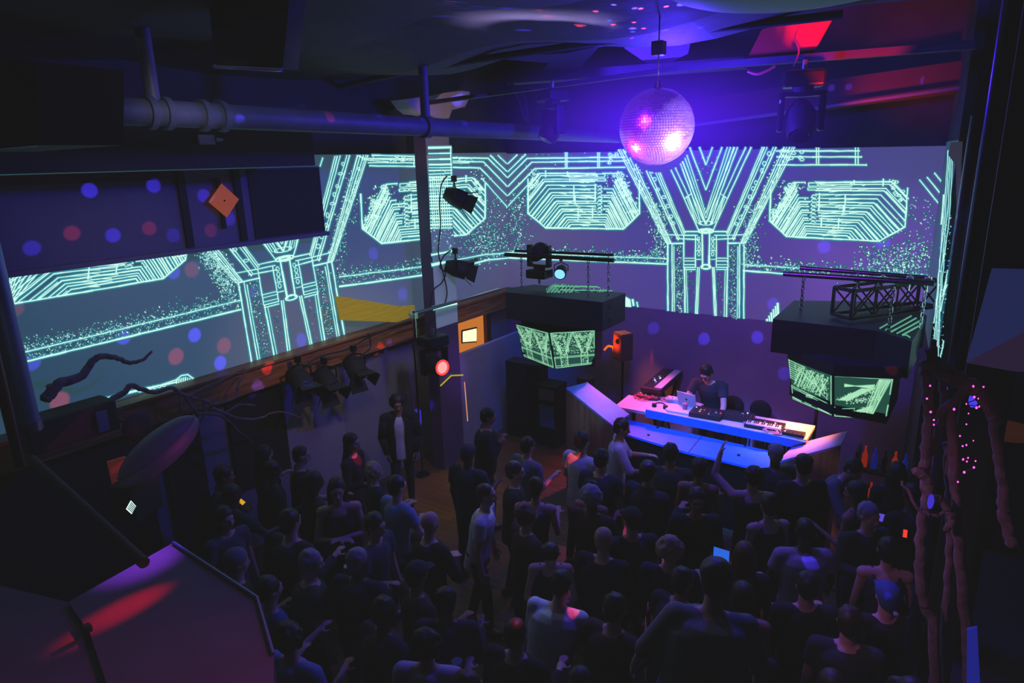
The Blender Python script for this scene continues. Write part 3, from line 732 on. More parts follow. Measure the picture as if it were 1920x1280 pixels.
# ------------------------------------------------------------------ ceiling pipe
py0, py1 = 1.6, 10.45
t = thing('hanging_pipe', 'long grey blue drain pipe with couplings running under the black ceiling', 'pipe', (-5, py0, 5.31))
pz = lambda y: 5.31
MB().cone((-5, py0, 5.31), (-5, py1, 5.22), .095, .095, 24).build('pipe_run', M_pipe, t, smooth=True)
for px, w in ((126, .06), (278, .05), (309, .05), (378, .05), (413, .05), (795, .09)):
    q = AX(px, 205, -5).y; zz = 5.31-.09*(q-py0)/(py1-py0)
    MB().cone((-5, q-w/2, zz), (-5, q+w/2, zz), .118, .118, 24).build('coupling', M_pipe, t, smooth=True)
for px in (290, 797):
    q = AX(px, 205, -5).y
    MB().cone((-5, q, 5.36), (-5, q, 6.1), .05, .05, 16).build('riser', M_pipe, t, smooth=True)

# ------------------------------------------------------------------ speaker clusters
def chain(a, b, label, r=.028, group='chains holding the speaker boxes'):
    a = Vector(a); b = Vector(b); n = max(3, int((a-b).length/.05)); mb = MB()
    for i in range(n):
        c = a.lerp(b, (i+.5)/n); d = (b-a).normalized(); u = d.orthogonal().normalized()
        if i % 2: u = d.cross(u)
        mb.tube([c+d*(.036*math.cos(k*PI/4))+u*(.015*math.sin(k*PI/4)) for k in range(9)], .0065, 5)
    return tag(mb.build('hanging_chain', M_chrome, smooth=True), label, 'chain', group)
def scrimface(parent, quad, pl, seed, kind=0, nm='lit_face'):
    """quad: 4 room points TL TR BR BL; a scrim with the projected drawing built as glowing strips"""
    TL, TR, BR, BL = quad
    nrm = (TR-TL).cross(BL-TL).normalized()
    if nrm.dot(CAM-TL) < 0: nrm = -nrm
    def M_(x, y, h): return (TL.lerp(TR, x)).lerp(BL.lerp(BR, x), y)+nrm*(h+.012)
    S = 100.0
    def M2(x, y, h): return M_(x/S, y/S, h)
    mb = MB(); mb.prism([TL, TR, BR, BL], -nrm*.04)
    mb.add([M_(x, y, -.004) for x, y in ((.02, .02), (.98, .02), (.98, .98), (.02, .98))], [(0, 1, 2, 3)]); mb.mi[-1] = 3
    P = Pat(mb, M2, [[(3, 2), (97, 2), (97, 98), (3, 98)]], rg=random.Random(seed), w=1.1, hw=4.6, slots=(1, 2, 1), jit=.3)
    P.pl([(3, 3), (97, 3), (97, 97), (3, 97)], 1.2, closed=True)
    g = P.rg
    if kind == 0:
        for c0 in (26, 74):
            for sg in (-1, 1):
                for o in (0, 3, 7): P.pl([(c0+sg*(24-o), 5), (c0+sg*(7-o*.4), 60)], 1.0)
            P.pl([(c0-8, 62), (c0+8, 62), (c0+8, 97), (c0-8, 97)], 1.2, closed=True)
            P.dots(lambda r: (c0+r.uniform(-7, 7), r.uniform(63, 96)), 60, (.8, 2.4), bright=.7)
            for _ in range(26): P.ring(c0+g.uniform(-14, 14), g.uniform(10, 56), g.uniform(1, 4), g.uniform(1, 4), .8, n=6)
        for y in (68, 71, 92): P.seg((3, y), (97, y+2), 1)
        P.dots(lambda r: (r.uniform(4, 96), r.uniform(5, 62)), 420, (.8, 2.6), bright=.35)
    elif kind == 1:
        for k in range(9): P.pl([(4, 8+k*5), (40-k*3, 10+k*5)], 1.3)
        for k in range(16): P.seg((30+k*4+g.uniform(-2, 2), 8+g.uniform(0, 10)), (10+k*4, 60+g.uniform(-8, 4)), 1.2)
        for k in range(10): P.seg((30+g.uniform(0, 50), 12+g.uniform(0, 30)), (40+g.uniform(0, 50), 30+g.uniform(0, 30)), 1.6)
        P.dots(lambda r: (r.uniform(15, 92), r.uniform(8, 64)), 420, (.8, 2.6), bright=.35)
        P.seg((3, 66), (97, 74), 1.2); P.seg((3, 70), (97, 79), 1.2)
        for k in range(5): P.pl([(34+k*3.4, 97), (40+k*3.4, 72), (52+k*2, 70)], 1.1)
        P.seg((4, 93), (24, 95), 2.4); P.seg((66, 94), (92, 96), 2.4)
    else:
        for k in range(14): P.seg((95-k*1.4, 5), (72-k*1.2+g.uniform(-3, 3), 95), 1.1)
        for k in range(7): P.seg((20, 26-k), (70, 18+k*1.6), 1.3)
        for k in range(9): P.seg((10+k*2.2, 58), (50+k*2, 28), 1.3)
        for k in range(7): P.seg((20+k*1.5, 95), (70, 66+k*2), 1.2)
        P.dots(lambda r: (lambda q: (12+q*60+r.uniform(-8, 8), 55-q*28+r.uniform(-5, 7)))(r.random()), 160, (.8, 2.6), bright=.45)
        P.dots(lambda r: (lambda q: (30+q*50+r.uniform(-8, 8), 60-q*14+r.uniform(-5, 7)))(r.random()), 130, (.8, 2.6), bright=.45)
        P.dots(lambda r: (lambda q: (20+q*45+r.uniform(-6, 6), 92-q*20+r.uniform(-4, 6)))(r.random()), 90, (.8, 2.6), bright=.45)
        P.seg((3, 80), (40, 76), 1)
    return mb.build(nm, [M_box, M_gcore, M_ghalo, mat('scrim', (40, 50, 60), .8, emit=(30, 74, 64), nocast=True)], parent)

# left cluster
Yl = 8.3
ztop = AY(1030, 556, Yl).z; zbot = AY(1030, 608, Yl).z
xa, xm, xb = AY(933, 556, Yl).x, AY(958, 556, Yl).x, AY(1130, 560, Yl).x
t = thing('hanging_speaker_cluster', 'black suspended speaker box with green lit faces, in the room corner beside the column', 'speaker', ((xa+xb)/2, Yl, zbot))
plan = [(xa, Yl+.28), (xm-.1, Yl), (xb, Yl), (xb, Yl+.75), (xa+.2, Yl+.75)]
MB().prism([(x, y, zbot) for x, y in plan], (0, 0, ztop-zbot)).build('speaker_box', M_box, t)
for k in (0, 1): MB().box((xb+.004, Yl+.22, zbot+.12+k*.2), (.006, .03, .07)).build('handle', M_black, t)
mbp = MB()
P = Pat(mbp, lambda x, y, h: AZ(x, y, ztop+.003+h), [[(1015, 548), (1040, 531), (1150, 540), (1147, 550)]], rg=random.Random(4), w=1.8, hw=4, slots=(0, 1, 0))
for k in range(7): P.seg((1024+k*7, 551), (1042+k*7, 530), 1.3); P.seg((1050-k*4, 548), (1036-k*2, 532), 1.3)
P.seg((1040, 536), (1150, 538), 3); P.seg((1050, 543), (1150, 545), 2.2); P.dots(lambda r: (r.uniform(1040, 1148), r.uniform(533, 548)), 90, (1, 2.6), bright=.5)
mbp.build('projected_strip', [emi('soft green', (110, 190, 160), .8), emi('soft green dark', (30, 75, 72), .8)], t)  # projector light on the box top, built as glowing strips
def ZL(px, py, y): return AY(px, py, y)
q1 = [ZL(967, 606, 8.62), ZL(1030, 622, 8.36), ZL(1041, 691, 8.5), ZL(983, 668, 8.74)]
q2 = [ZL(1030, 622, 8.36), ZL(1117, 617, 8.58), ZL(1117, 682, 8.7), ZL(1041, 691, 8.5)]
scrimface(t, q1, None, 31); scrimface(t, q2, None, 32)
cen = Vector((sum(p.x for p in q1+q2)/8, 8.95, sum(p.z for p in q1+q2)/8))
MB().prism([(q1[0].x+.05, 8.7, q1[3].z+.05), (q2[1].x-.05, 8.66, q1[3].z+.05), (q2[1].x-.1, 9.0, q1[3].z+.1), (q1[0].x+.2, 9.0, q1[3].z+.1)], (0, 0, zbot-q1[3].z-.05)).build('rear_housing', M_box, t)
# steel bars and chains above it
zb_ = AY(1050, 481, 8.65)
tag(MB().cone(AY(947, 477, 8.5), AY(1151, 488, 8.5), .03, .03, 10).build('hanging_bar', M_blackmetal, smooth=True), 'black steel bar above the corner speaker box, lower one', 'bar', 'steel bars carrying the corner speaker box')
tag(MB().cone(AY(966, 470, 8.9), AY(1150, 478, 8.9), .022, .022, 10).build('hanging_bar', M_blackmetal, smooth=True), 'black steel bar above the corner speaker box, upper one', 'bar', 'steel bars carrying the corner speaker box')
for (px, pt, pb, lab) in ((977, 484, 538, 'first chain from the column down to the corner speaker box'), (1103, 487, 545, 'short chain with a shackle in the middle of the corner speaker box'), (1141, 482, 527, 'chain at the booth end of the corner speaker box')):
    q = AY(px, pt, 8.6); chain(q, (q.x, q.y, ztop+.0), lab)
# right cluster
zt = 3.1; Yr = 7.6
A_ = AY(1449, 598, Yr); zt = A_.z; pts = [AZ(1449, 598, zt), AZ(1645, 620, zt), AZ(1710, 640, zt), AZ(1738, 592, zt), AZ(1700, 566, zt), AZ(1489, 563, zt)]
zbr = AY(1449, 660, Yr).z
t = thing('hanging_speaker_cluster', 'black suspended speaker box with green lit faces, over the booth end near the right pillar', 'speaker', (A_.x, Yr, zbr))
t['label'] = 'black suspended speaker box with green lit faces and a box truss on top'
MB().prism([(p.x, p.y, zbr) for p in pts], (0, 0, zt-zbr)).build('speaker_box', M_box, t)
mbp = MB()
P = Pat(mbp, lambda x, y, h: AZ(x, y, zt+.003+h), [[(1645, 614), (1708, 590), (1737, 594), (1712, 634)]], rg=random.Random(4), w=1.8, hw=5, slots=(0, 1, 0))
for k in range(5): P.seg((1645+k*9, 618+k*4), (1700+k*9, 588+k*4), 2.6)
P.pl([(1672, 628), (1700, 628), (1712, 636)], 2)
mbp.build('projected_strip', [emi('soft green', (110, 190, 160), .8), emi('soft green dark', (30, 75, 72), .8)], t)
mb = MB(); lowp = [AZ(1478, 665, zbr), AZ(1563, 700, zbr), AZ(1680, 706, zbr), AZ(1700, 660, zbr), AZ(1600, 640, zbr)]
q1 = [AY(1478, 666, 7.75), AY(1563, 701, 7.35), AY(1563, 780, 7.5), AY(1487, 748, 7.85)]
q2 = [AY(1563, 701, 7.35), AY(1678, 707, 7.3), AY(1664, 787, 7.45), AY(1563, 780, 7.5)]
scrimface(t, q1, None, 41, 1); scrimface(t, q2, None, 42, 2)
zz = q1[3].z
MB().prism([(q1[0].x+.03, 7.84, zz+.05), (q1[1].x, 7.45, zz+.05), (q2[1].x-.03, 7.42, zz+.05), (q2[1].x, 8.1, zz+.1), (q1[0].x+.1, 8.2, zz+.1)], (0, 0, zbr-zz)).build('rear_housing', M_box, t)
MB().prism([(q1[0].x, 7.72, q1[0].z-.03), (q1[1].x, 7.3, q1[1].z-.01), (q2[1].x+.05, 7.25, q2[1].z), (q2[1].x+.1, 8.0, zbr), (q1[0].x, 8.2, zbr)], (0, 0, .12)).build('hood', M_box, t)
for (x0, y0, x1, y1, yy, r, lab) in ((1469, 513, 1752, 531, 8.1, .03, 'black steel bar above the truss speaker box, lower one'), (1500, 502, 1745, 521, 8.4, .024, 'black steel bar above the truss speaker box, upper one')):
    tag(MB().cone(AY(x0, y0, yy), AY(x1, y1, yy), r, r, 10).build('hanging_bar', mat('shiny dark steel', (70, 74, 84), .25, .9), smooth=True), lab, 'bar', 'steel bars carrying the truss speaker box')
for (px, pt, lab, dz) in ((1507, 520, 'chain at the booth end of the truss speaker box', 0), (1676, 540, 'green lit chain at the camera side of the box truss', 0), (1735, 545, 'chain at the wall end of the truss speaker box', 0)):
    q = AY(px, pt, 8.0 if px < 1600 else 7.55 if px < 1700 else 7.9); chain((q.x, q.y, q.z+.0), (q.x, q.y, zt), lab)
for px, py in ((1608, 522), (1655, 524), (1706, 524), (1740, 526)):
    q = AY(px, py, 8.2); tag(MB().cbox(q, (.07, .1, .07), .012).cone(q-Vector((0, 0, .12)), q+Vector((0, 0, .05)), .012, .012, 8).build('clamp_mount', M_chrome), 'steel pipe clamp on the bars above the truss speaker box', 'clamp', 'pipe clamps on the bars')
# box truss
a = AZ(1577, 594, zt+.03); b_ = AZ(1738, 572, zt+.03); a.z = b_.z = zt+.04
d = (b_-a); ln_ = d.length; d.normalize(); sd = Vector((-d.y, d.x, 0)); H_ = .3; Wd = .26
t = thing('box_truss', 'black square box truss lying on the suspended speaker box', 'truss', a)
ca = [a+sd*sy*Wd/2+Vector((0, 0, hz_)) for sy in (-1, 1) for hz_ in (0, H_)]
for c in ca: MB().cone(c, c+d*ln_, .02, .02, 10).build('chord', M_blackmetal, t, smooth=True)
for e in (0, 1):
    m_ = MB(); o = d*ln_*e
    for i, j in ((0, 1), (1, 3), (3, 2), (2, 0)): m_.cone(ca[i]+o, ca[j]+o, .02, .02, 10)
    m_.build('end_frame', mat('shiny dark steel', (70, 74, 84), .25, .9), t, smooth=True)
m_ = MB(); ns = 4
for i, j in ((0, 1), (2, 3), (0, 2), (1, 3)):
    for k in range(ns):
        p0 = ca[i]+d*ln_*k/ns; p1 = ca[j]+d*ln_*(k+1)/ns; p2 = ca[j]+d*ln_*k/ns; p3 = ca[i]+d*ln_*(k+1)/ns
        m_.cone(p0, p1, .011, .011, 6)
        if (i, j) in ((0, 1), (2, 3)): m_.cone(p2, p3, .011, .011, 6); m_.cone(p0, p2, .011, .011, 6)
m_.build('lacing', M_blackmetal, t)

# ------------------------------------------------------------------ DJ booth
M_bl2 = mat('blue lit board', (34, 118, 235), .45, noise=.12, nscale=5); M_wht = mat('white laminate', (205, 205, 215), .4); M_bluep = mat('pale painted board', (185, 190, 205), .5, noise=.1, nscale=6)  # blue of the booth light put into the shelf board colour
t = thing('dj_table', 'long white table carrying the music equipment behind the booth front', 'table', (-2.85, 9.15, 0))
tp = [(-4.23, 8.8), (-1.49, 8.96), (-1.49, 9.53), (-4.26, 9.38)]
MB().prism([(x, y, 1.155) for x, y in tp], (0, 0, .045)).build('tabletop', M_wht, t)
for x, y in ((-4.1, 8.92), (-1.78, 9.06), (-1.78, 9.4), (-4.12, 9.28)): MB().box((x, y, .577), (.05, .05, 1.155)).build('leg', M_blackmetal, t)
fb = [AY(1213, 766, 8.84), AY(1510, 829, 8.9), AY(1480, 838, 8.9), AY(1213, 780, 8.84)]
for p in fb: p.z = max(p.z, 1.04)
fbo = MB().prism([Vector((p.x, 8.82+.12*i_, p.z)) for p, i_ in zip(fb, (0, 1, 1, 0))], (0, -.03, 0)); fbo.build('front_board', M_bl2, t)
t = thing('dj_booth', 'angular booth front with pale sloping shelf and two wing boards', 'booth', (-2.9, 8.5, 0))
sl = [AZ(1176, 786, 1.0), AZ(1466, 850, 1.0), AZ(1444, 884, 1.0), AZ(1290, 848, 1.0), AZ(1172, 813, 1.0)]
MB().prism(sl, (0, 0, -.03)).build('shelf', M_bl2, t)
mid = (AZ(1316, 816, 1.0), AZ(1290, 848, 1.0))
MB().prism([mid[0]+Vector((0, 0, .002)), mid[0]+Vector((.012, 0, .002)), mid[1]+Vector((.012, 0, .002)), mid[1]+Vector((0, 0, .002))], (0, 0, -.01)).build('seam', M_black, t)
for px, py in ((1233, 802), (1216, 816), (1385, 854), (1397, 836)):
    q = AZ(px, py, 1.0); MB().cone(q, q+Vector((0, 0, .02)), .022, .02, 10).build('knob', M_black, t)
fr = [sl[4], sl[3], sl[2]]
MB().prism([(sl[4].x, sl[4].y+.03, 0), (sl[3].x, sl[3].y+.04, 0), (sl[2].x-.05, sl[2].y+.05, 0), (sl[1].x-.05, sl[1].y-.1, 0), (sl[0].x+.05, sl[0].y-.1, 0)], (0, 0, .97)).build('front_cabinet', mat('deep black', (5, 5, 7), .9, spec=.1), t)
# wings
M_w1 = mat('light blue board', (120, 165, 240), .5, noise=.1, nscale=6); M_w2 = mat('violet grey board', (165, 140, 225), .5, noise=.1, nscale=6)  # wing boards tinted with the blue and violet light on them
w1 = [AZ(1061, 727, 1.62), AZ(1101, 716, 1.62), AZ(1180, 776, 1.245), AZ(1149, 797, 1.22)]
MB().prism(w1, (0, 0, -.03)).build('wing_board', M_w1, t)
g0, g3 = w1[0], w1[3]
MB().prism([g0-Vector((0, 0, .03)), g3-Vector((0, 0, .03)), (g3.x, g3.y, 0), (g0.x, g0.y, 0)], Vector((.03, .03, 0))).build('wing_side', M_ply, t)
w2 = [AZ(1457, 865, 1.02), AZ(1490, 833, 1.08), AZ(1590, 807, 1.36), AZ(1577, 834, 1.3)]
MB().prism(w2, (0, 0, -.03)).build('wing_board', M_w2, t)
g0, g3 = w2[0], w2[3]
MB().prism([g0-Vector((0, 0, .03)), g3-Vector((0, 0, .03)), (g3.x, g3.y, 0), (g0.x, g0.y, 0)], Vector((-.03, .04, 0))).build('wing_side', M_ply, t)
# equipment on the table
TZ = 1.2
def onT(px, py, z=TZ): return AZ(px, py, z)
rt = math.radians(3)
M_gear = mat('black gear', (26, 27, 34), .4); M_key = mat('white keys', (215, 215, 220), .35)
LEDS = [emi('red led', (255, 60, 50), 2), emi('blue led', (90, 120, 255), 2), emi('white led', (255, 240, 230), 2), emi('orange led', (255, 150, 60), 2)]
def gear(name, label, cat, px, py, w, d, h, knobs=(6, 3), rot=rt, leds=4, rgs=1, keys=0, m=M_gear, z=TZ, pads=0):
    c = onT(px, py, z); R = Matrix.Rotation(rot, 3, 'Z'); rg = random.Random(rgs)
    t = thing(name, label, cat, c)
    MB().cbox(c+Vector((0, 0, h/2)), (w, d, h), .006, R).build('casing', m, t)
    k = MB()
    for i in range(knobs[0]):
        for j in range(knobs[1]):
            q = c+R @ Vector((-w/2+w*(i+.6)/(knobs[0]+.2), -d*.1+d*.5*(j+.3)/max(1, knobs[1])-(0 if keys else .05), h)); k.cone(q, q+Vector((0, 0, .014)), .009, .007, 8)
    if knobs[0]*knobs[1]: k.build('knobs', M_steel, t)
    for i in range(leds):
        q = c+R @ Vector((rg.uniform(-w*.42, w*.42), rg.uniform(-d*.38, d*.38), h+.004)); MB().cbox(q, (.02, .014, .008), .002, R).build('light', LEDS[(i+rgs) % 4], t)
    if keys:
        kk = MB(); kb = MB(); kw = w*.94/keys
        for i in range(keys):
            kk.box(c+R @ Vector((-w*.47+kw*(i+.5), -d*.24, h+.006)), (kw*.86, d*.46, .014), R)
            if i % 7 not in (2, 6): kb.box(c+R @ Vector((-w*.47+kw*(i+1), -d*.16, h+.018)), (kw*.5, d*.28, .012), R)
        kk.build('white_keys', M_key, t); kb.build('black_keys', M_black, t)
    return t
gear('mixer', 'black mixer with lit knobs under the DJ\'s hand', 'mixer', 1326, 779, .46, .32, .07, (6, 4), leds=7, rgs=3)
gear('drum_machine', 'black pad controller between the mixer and the small keyboard', 'controller', 1385, 784, .4, .3, .06, (8, 4), leds=2, rgs=5)
gear('keyboard', 'small keyboard with white keys on the booth table', 'keyboard', 1434, 800, .5, .3, .05, (7, 1), leds=4, rgs=6, keys=18)
gear('synth_module', 'low black module at the orange lit end of the table', 'module', 1487, 815, .3, .14, .045, (5, 1), leds=3, rgs=8)
gear('effects_box', 'flat box of cables and knobs lit red at the table end by the standing synthesizer', 'effects unit', 1217, 744, .36, .26, .05, (4, 3), leds=5, rgs=4, m=mat('maroon gear', (120, 60, 80), .4))
gear('audio_interface', 'small white box behind the laptop cables', 'audio box', 1262, 752, .2, .14, .06, (3, 1), leds=1, rgs=9, m=M_wht)
tag(MB().prism([onT(1246, 765), onT(1296, 774), onT(1300, 781), onT(1250, 772)], (0, 0, .03)).build('paper_stack', M_wht), 'white paper lying along the booth lip in front of the laptop', 'paper')
# laptop
c = onT(1288, 762); R = Matrix.Rotation(math.radians(-12), 3, 'Z')
t = thing('laptop', 'open silver laptop with its back to the dance floor', 'laptop', c)
M_alu = mat('aluminium', (190, 190, 200), .35, .3)
MB().cbox(c+R @ Vector((0, .11, .01)), (.32, .22, .018), .004, R).build('keyboard_base', M_alu, t)
Rt = R @ Matrix.Rotation(math.radians(14), 3, 'X'); sc = c+R @ Vector((0, -.02, .125))
so = MB().cbox(sc, (.32, .01, .22), .004, Rt).build('screen_lid', M_alu, t)
mk = MB(); mc = sc+Rt @ Vector((0, -.0065, 0))
for q, r_ in (((-.006, 0, 0), .013), ((.006, 0, 0), .013), ((0, 0, -.004), .013)): mk.ell(mc+Rt @ Vector(q), (r_, .001, r_*1.1), Rt, 12, 6)
mk.ell(mc+Rt @ Vector((.004, 0, .021)), (.003, .001, .006), Rt @ Matrix.Rotation(.5, 3, 'Y'), 8, 6)
mk.build('lid_mark', M_black, so)
# standing synth
a = AZ(1222, 731, 1.32); b_ = AZ(1260, 698, 1.32); d = (b_-a); ang = math.atan2(d.y, d.x)
c = (a+b_)/2; R = Matrix.Rotation(ang, 3, 'Z')
t = thing('synthesizer', 'long synthesizer on a stand at the red lit end of the table', 'synthesizer', (c.x, c.y, 0))
lg = d.length+.1
MB().cbox(c+Vector((0, 0, .0)), (lg, .34, .08), .01, R).build('casing', M_gear, t)
kk = MB(); nk = 30
for i in range(nk): kk.box(c+R @ Vector((-lg*.46+lg*.92*(i+.5)/nk, -.1, .048)), (lg*.92/nk*.86, .12, .015), R)
kk.build('white_keys', M_key, t)
kk = MB(); rg = random.Random(8)
for i in range(16):
    for j in range(3): q = c+R @ Vector((-lg*.42+lg*.84*i/15, .01+j*.05, .04)); kk.cone(q, q+Vector((0, 0, .016)), .01, .008, 8)
kk.build('knobs', M_steel, t)
for i in range(5): MB().cbox(c+R @ Vector((-lg*.2+i*.07, .03+.04*(i % 3), .05)), (.03, .02, .012), .003, R).build('light', LEDS[2 if i % 2 else 1], t)
for sx in (-.32, .32):
    MB().tube([c+R @ Vector((sx*lg, -.14, -.04)), (c+R @ Vector((sx*lg*.6, .16, 0))).xy.to_3d()], .018, 8).tube([c+R @ Vector((sx*lg, .14, -.04)), (c+R @ Vector((sx*lg*.6, -.16, 0))).xy.to_3d()], .018, 8).build('stand_leg', M_blackmetal, t)
# tangles of cable
mcab = mat('pale pink cable', (210, 150, 180), .5)
for s_, (px, py, rr, lab) in enumerate(((1249, 752, .13, 'pale looped cable lying between the red lit effects unit and laptop'), (1205, 748, .16, 'tangle of red lit cable at the end of the table'), (1405, 799, .1, 'loop of pale cable in front of the pad controller'), (1446, 812, .14, 'coiled pale cable lying in front of the small keyboard'))):
    rg = random.Random(40+s_); c = onT(px, py); pts = []
    for k in range(30):
        a_ = k*.75; pts.append(c+Vector((math.cos(a_)*rr*rg.uniform(.4, 1), math.sin(a_)*rr*.6*rg.uniform(.4, 1), .012+rg.uniform(0, .04))))
    cable(pts, .006, mcab if s_ != 1 else mat('red lit cable', (230, 90, 90), .5), lab, name='coiled_cable')
# cup
c = onT(1284, 768); 
t_ = tag(MB().cone(c, c+Vector((0, 0, .1)), .028, .038, 16).build('cup', mat('clear cup', (190, 120, 140), .2), smooth=True), 'small pink lit cup standing beside the laptop', 'cup')
c = onT(1237, 764); hp = MB(); hp.tube([c+Vector((.09*math.cos(k*PI/8), .05*math.sin(k*PI/8), .03+.03*math.sin(k*PI/8))) for k in range(9)], .01, 8)
hp.cone(c+Vector((.09, 0, .0)), c+Vector((.09, 0, .05)), .035, .035, 14).cone(c+Vector((-.09, 0, 0)), c+Vector((-.09, 0, .05)), .035, .035, 14)
tag(hp.build('headphones', M_black, smooth=True), 'black headphones resting on the table end in front of the cables', 'headphones')
# monitor speaker on a pole
q0 = AY(1168, 648, 10.05)
t = thing('monitor_speaker_stand', 'black monitor speaker lit orange on one side, on a pole beside the booth', 'speaker', (q0.x, q0.y, 0))
so = MB().cbox(q0, (.27, .24, .48), .03, Matrix.Rotation(-.55, 3, 'Z')).build('cabinet', mat('lightened black box', (70, 56, 56), .6), t)  # black lifted to grey so the orange light shows on it
MB().cone(q0+Vector((-.03, -.125, .1)), q0+Vector((-.03, -.14, .1)), .05, .045, 16).build('tweeter', M_blackmetal, so)
MB().cone((q0.x, q0.y, .05), (q0.x, q0.y, q0.z-.22), .02, .02, 10).build('pole', M_blackmetal, t)
for k in range(3):
    a_ = k*2*PI/3+.5; MB().cone((q0.x, q0.y, .5), (q0.x+.35*math.cos(a_), q0.y+.35*math.sin(a_), .02), .013, .013, 8).build('leg', M_blackmetal, t)
q1_ = AY(1128, 655, 10.2)
tag(MB().tube(spline([AY(x, y, 10.1) for x, y in ((1133, 656), (1140, 649), (1149, 651), (1152, 660), (1158, 664))], 5), [.02]*20+[.012], 8).build('curved_hanging_lamp_arm', mat('orange glowing arm', (230, 110, 30), .5, emit=(250, 110, 20), es=.9, nocast=True), smooth=True), 'orange glowing curved lamp arm beside the monitor speaker', 'lamp')
# tall black case, rack and white box left of the booth
pz_ = [AY(947, 675, 9.35), AY(1011, 690, 9.35)]
tag(MB().cbox(((pz_[0].x+pz_[1].x)/2, 9.5, pz_[0].z/2), (pz_[1].x-pz_[0].x, .3, pz_[0].z), .02).build('tall_black_cabinet', M_black), 'tall black cabinet standing against the pale partition', 'cabinet')
q = AY(1040, 725, 9.3)
t = thing('equipment_rack', 'narrow equipment rack beside the plywood booth side', 'rack', (q.x-.15, 9.45, 0))
MB().cbox((q.x-.15, 9.45, q.z/2), (.38, .4, q.z), .01).build('case', M_black, t)
MB().box((q.x-.13, 9.24, q.z-.15), (.3, .012, .2)).build('face_plate', mat('pale plate', (120, 110, 130), .5), t)
MB().box((q.x-.13, 9.24, q.z-.55), (.3, .012, .4)).build('blue_plate', mat('teal plate', (60, 110, 150), .5), t)
q = AY(1098, 706, 9.9)
tag(MB().cone((q.x, 9.9, 0), (q.x, 9.9, q.z), .12, .16, 20).build('waste_bin', mat('mauve bin', (100, 60, 100), .6), smooth=True), 'tall mauve bin behind the pale wing board', 'bin')
for (px, py, lab) in ((1371, 762, 'round black stool back behind the table, nearer the DJ'), (1422, 774, 'round black stool back behind the table, farther from the DJ')):
    q = AY(px, py, 10.15)
    t = thing('stool', lab, 'stool', (q.x, 10.15, 0), 'stools behind the DJ')
    MB().cbox((q.x, 10.15, .7), (.34, .32, .07), .03).build('seat', M_black, t)
    MB().ell((q.x, 10.28, 1.0), (.17, .03, .17), n=18, m=10).build('backrest', M_black, t, smooth=True)
    for sx in (-1, 1):
        for sy in (-1, 1): MB().cone((q.x+sx*.12, 10.15+sy*.11, .68), (q.x+sx*.16, 10.15+sy*.15, 0), .012, .012, 8).build('leg', M_blackmetal, t)
q = AY(1530, 780, 9.7)
tag(MB().cone((q.x, 9.7, 0), (q.x, 9.7, 1.5), .022, .022, 10).cone((q.x, 9.7, 0), (q.x, 9.7, .03), .14, .12, 16).build('speaker_pole', M_blackmetal), 'black pole standing behind the orange lit table end', 'pole')

# ------------------------------------------------------------------ things at the left
q = AX(418, 376, bx+.05); sz = .2
Rr = Matrix.Rotation(PI/4+.02, 3, 'X')
t = thing('diamond_sign', 'orange diamond shaped warning board fixed on the high bulkhead', 'sign', q)
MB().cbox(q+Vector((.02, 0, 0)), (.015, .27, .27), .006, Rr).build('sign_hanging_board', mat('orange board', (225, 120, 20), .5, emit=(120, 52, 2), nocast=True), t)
MB().cone(q+Vector((.03, 0, .0)), q+Vector((.036, 0, .0)), .01, .01, 10).build('bolt', M_black, t)
MB().box(q+Vector((-.012, -.02, -.03)), (.02, .05, .56)).build('post', M_black, t)
q = AX(386, 262, -6.14)
tag(MB().cbox(q, (.04, .17, .09), .012).cone(q+Vector((.02, .09, 0)), q+Vector((.02, .16, 0)), .02, .015, 8).build('smoke_detector', mat('white plastic', (180, 175, 200), .5)), 'small white detector box on the black soffit', 'detector')
# poles near the left edge
q = AX(14, 640, -3.6)
t = thing('hanging_duct_pole', 'shiny grey blue metal pole at the left edge of the room', 'pole', (q.x, q.y, 0))
zb = AX(75, 800, -3.6).z; MB().cone((q.x, q.y, zb), (q.x, q.y, 5.8), .056, .056, 28).build('tube', mat('galvanised tube', (110, 125, 150), .4, .5), t, smooth=True)
MB().cone((q.x, q.y, zb), (q.x, q.y, zb+.05), .062, .062, 28).build('band', M_steel, t, smooth=True)
q = AX(-18, 640, -3.3); 
tag(MB().cone((q.x, q.y, AX(22, 880, -3.3).z), (q.x, q.y, 5.8), .02, .03, 16).build('red_hanging_pole', mat('red pole', (90, 20, 40), .3, .4), smooth=True), 'thin red lit pole beside the grey blue metal pole', 'pole')  # red light put into the pole's colour
# driftwood on the rail
def driftwood(paths, X_, label, name='driftwood_hanging_branch', r0=.03):
    t = None; tot = MB()
    for pts, ra, rb in paths:
        pp = spline([AX(x, y, X_ if len(q_) < 1 else X_) for x, y, *q_ in pts], 5, .006); n = len(pp)
        tot.tube(pp, [ra+(rb-ra)*i/(n-1) for i in range(n)], 8)
    return tag(tot.build(name, M_branch, smooth=True), label, 'branch')
driftwood([([(85, 748), (110, 720), (135, 712), (158, 700), (172, 678), (190, 668), (215, 670), (245, 680), (268, 674), (285, 658)], .055, .012), ([(85, 748), (100, 735), (92, 722)], .05, .03)], -6.9, 'gnarled bare branch rising over the rail against the projected wall')
driftwood([([(185, 760), (215, 745), (232, 736), (245, 722), (262, 728), (290, 735), (322, 727), (345, 740), (385, 752), (400, 760)], .035, .014), ([(335, 732), (340, 770)], .02, .015), ([(345, 738), (368, 772), (384, 772), (378, 740)], .018, .014), ([(400, 758), (440, 745), (448, 715), (470, 690)], .02, .008), ([(352, 742), (410, 715), (460, 690)], .018, .008)], -6.95, 'tangled driftwood running along the top of the timber rail')
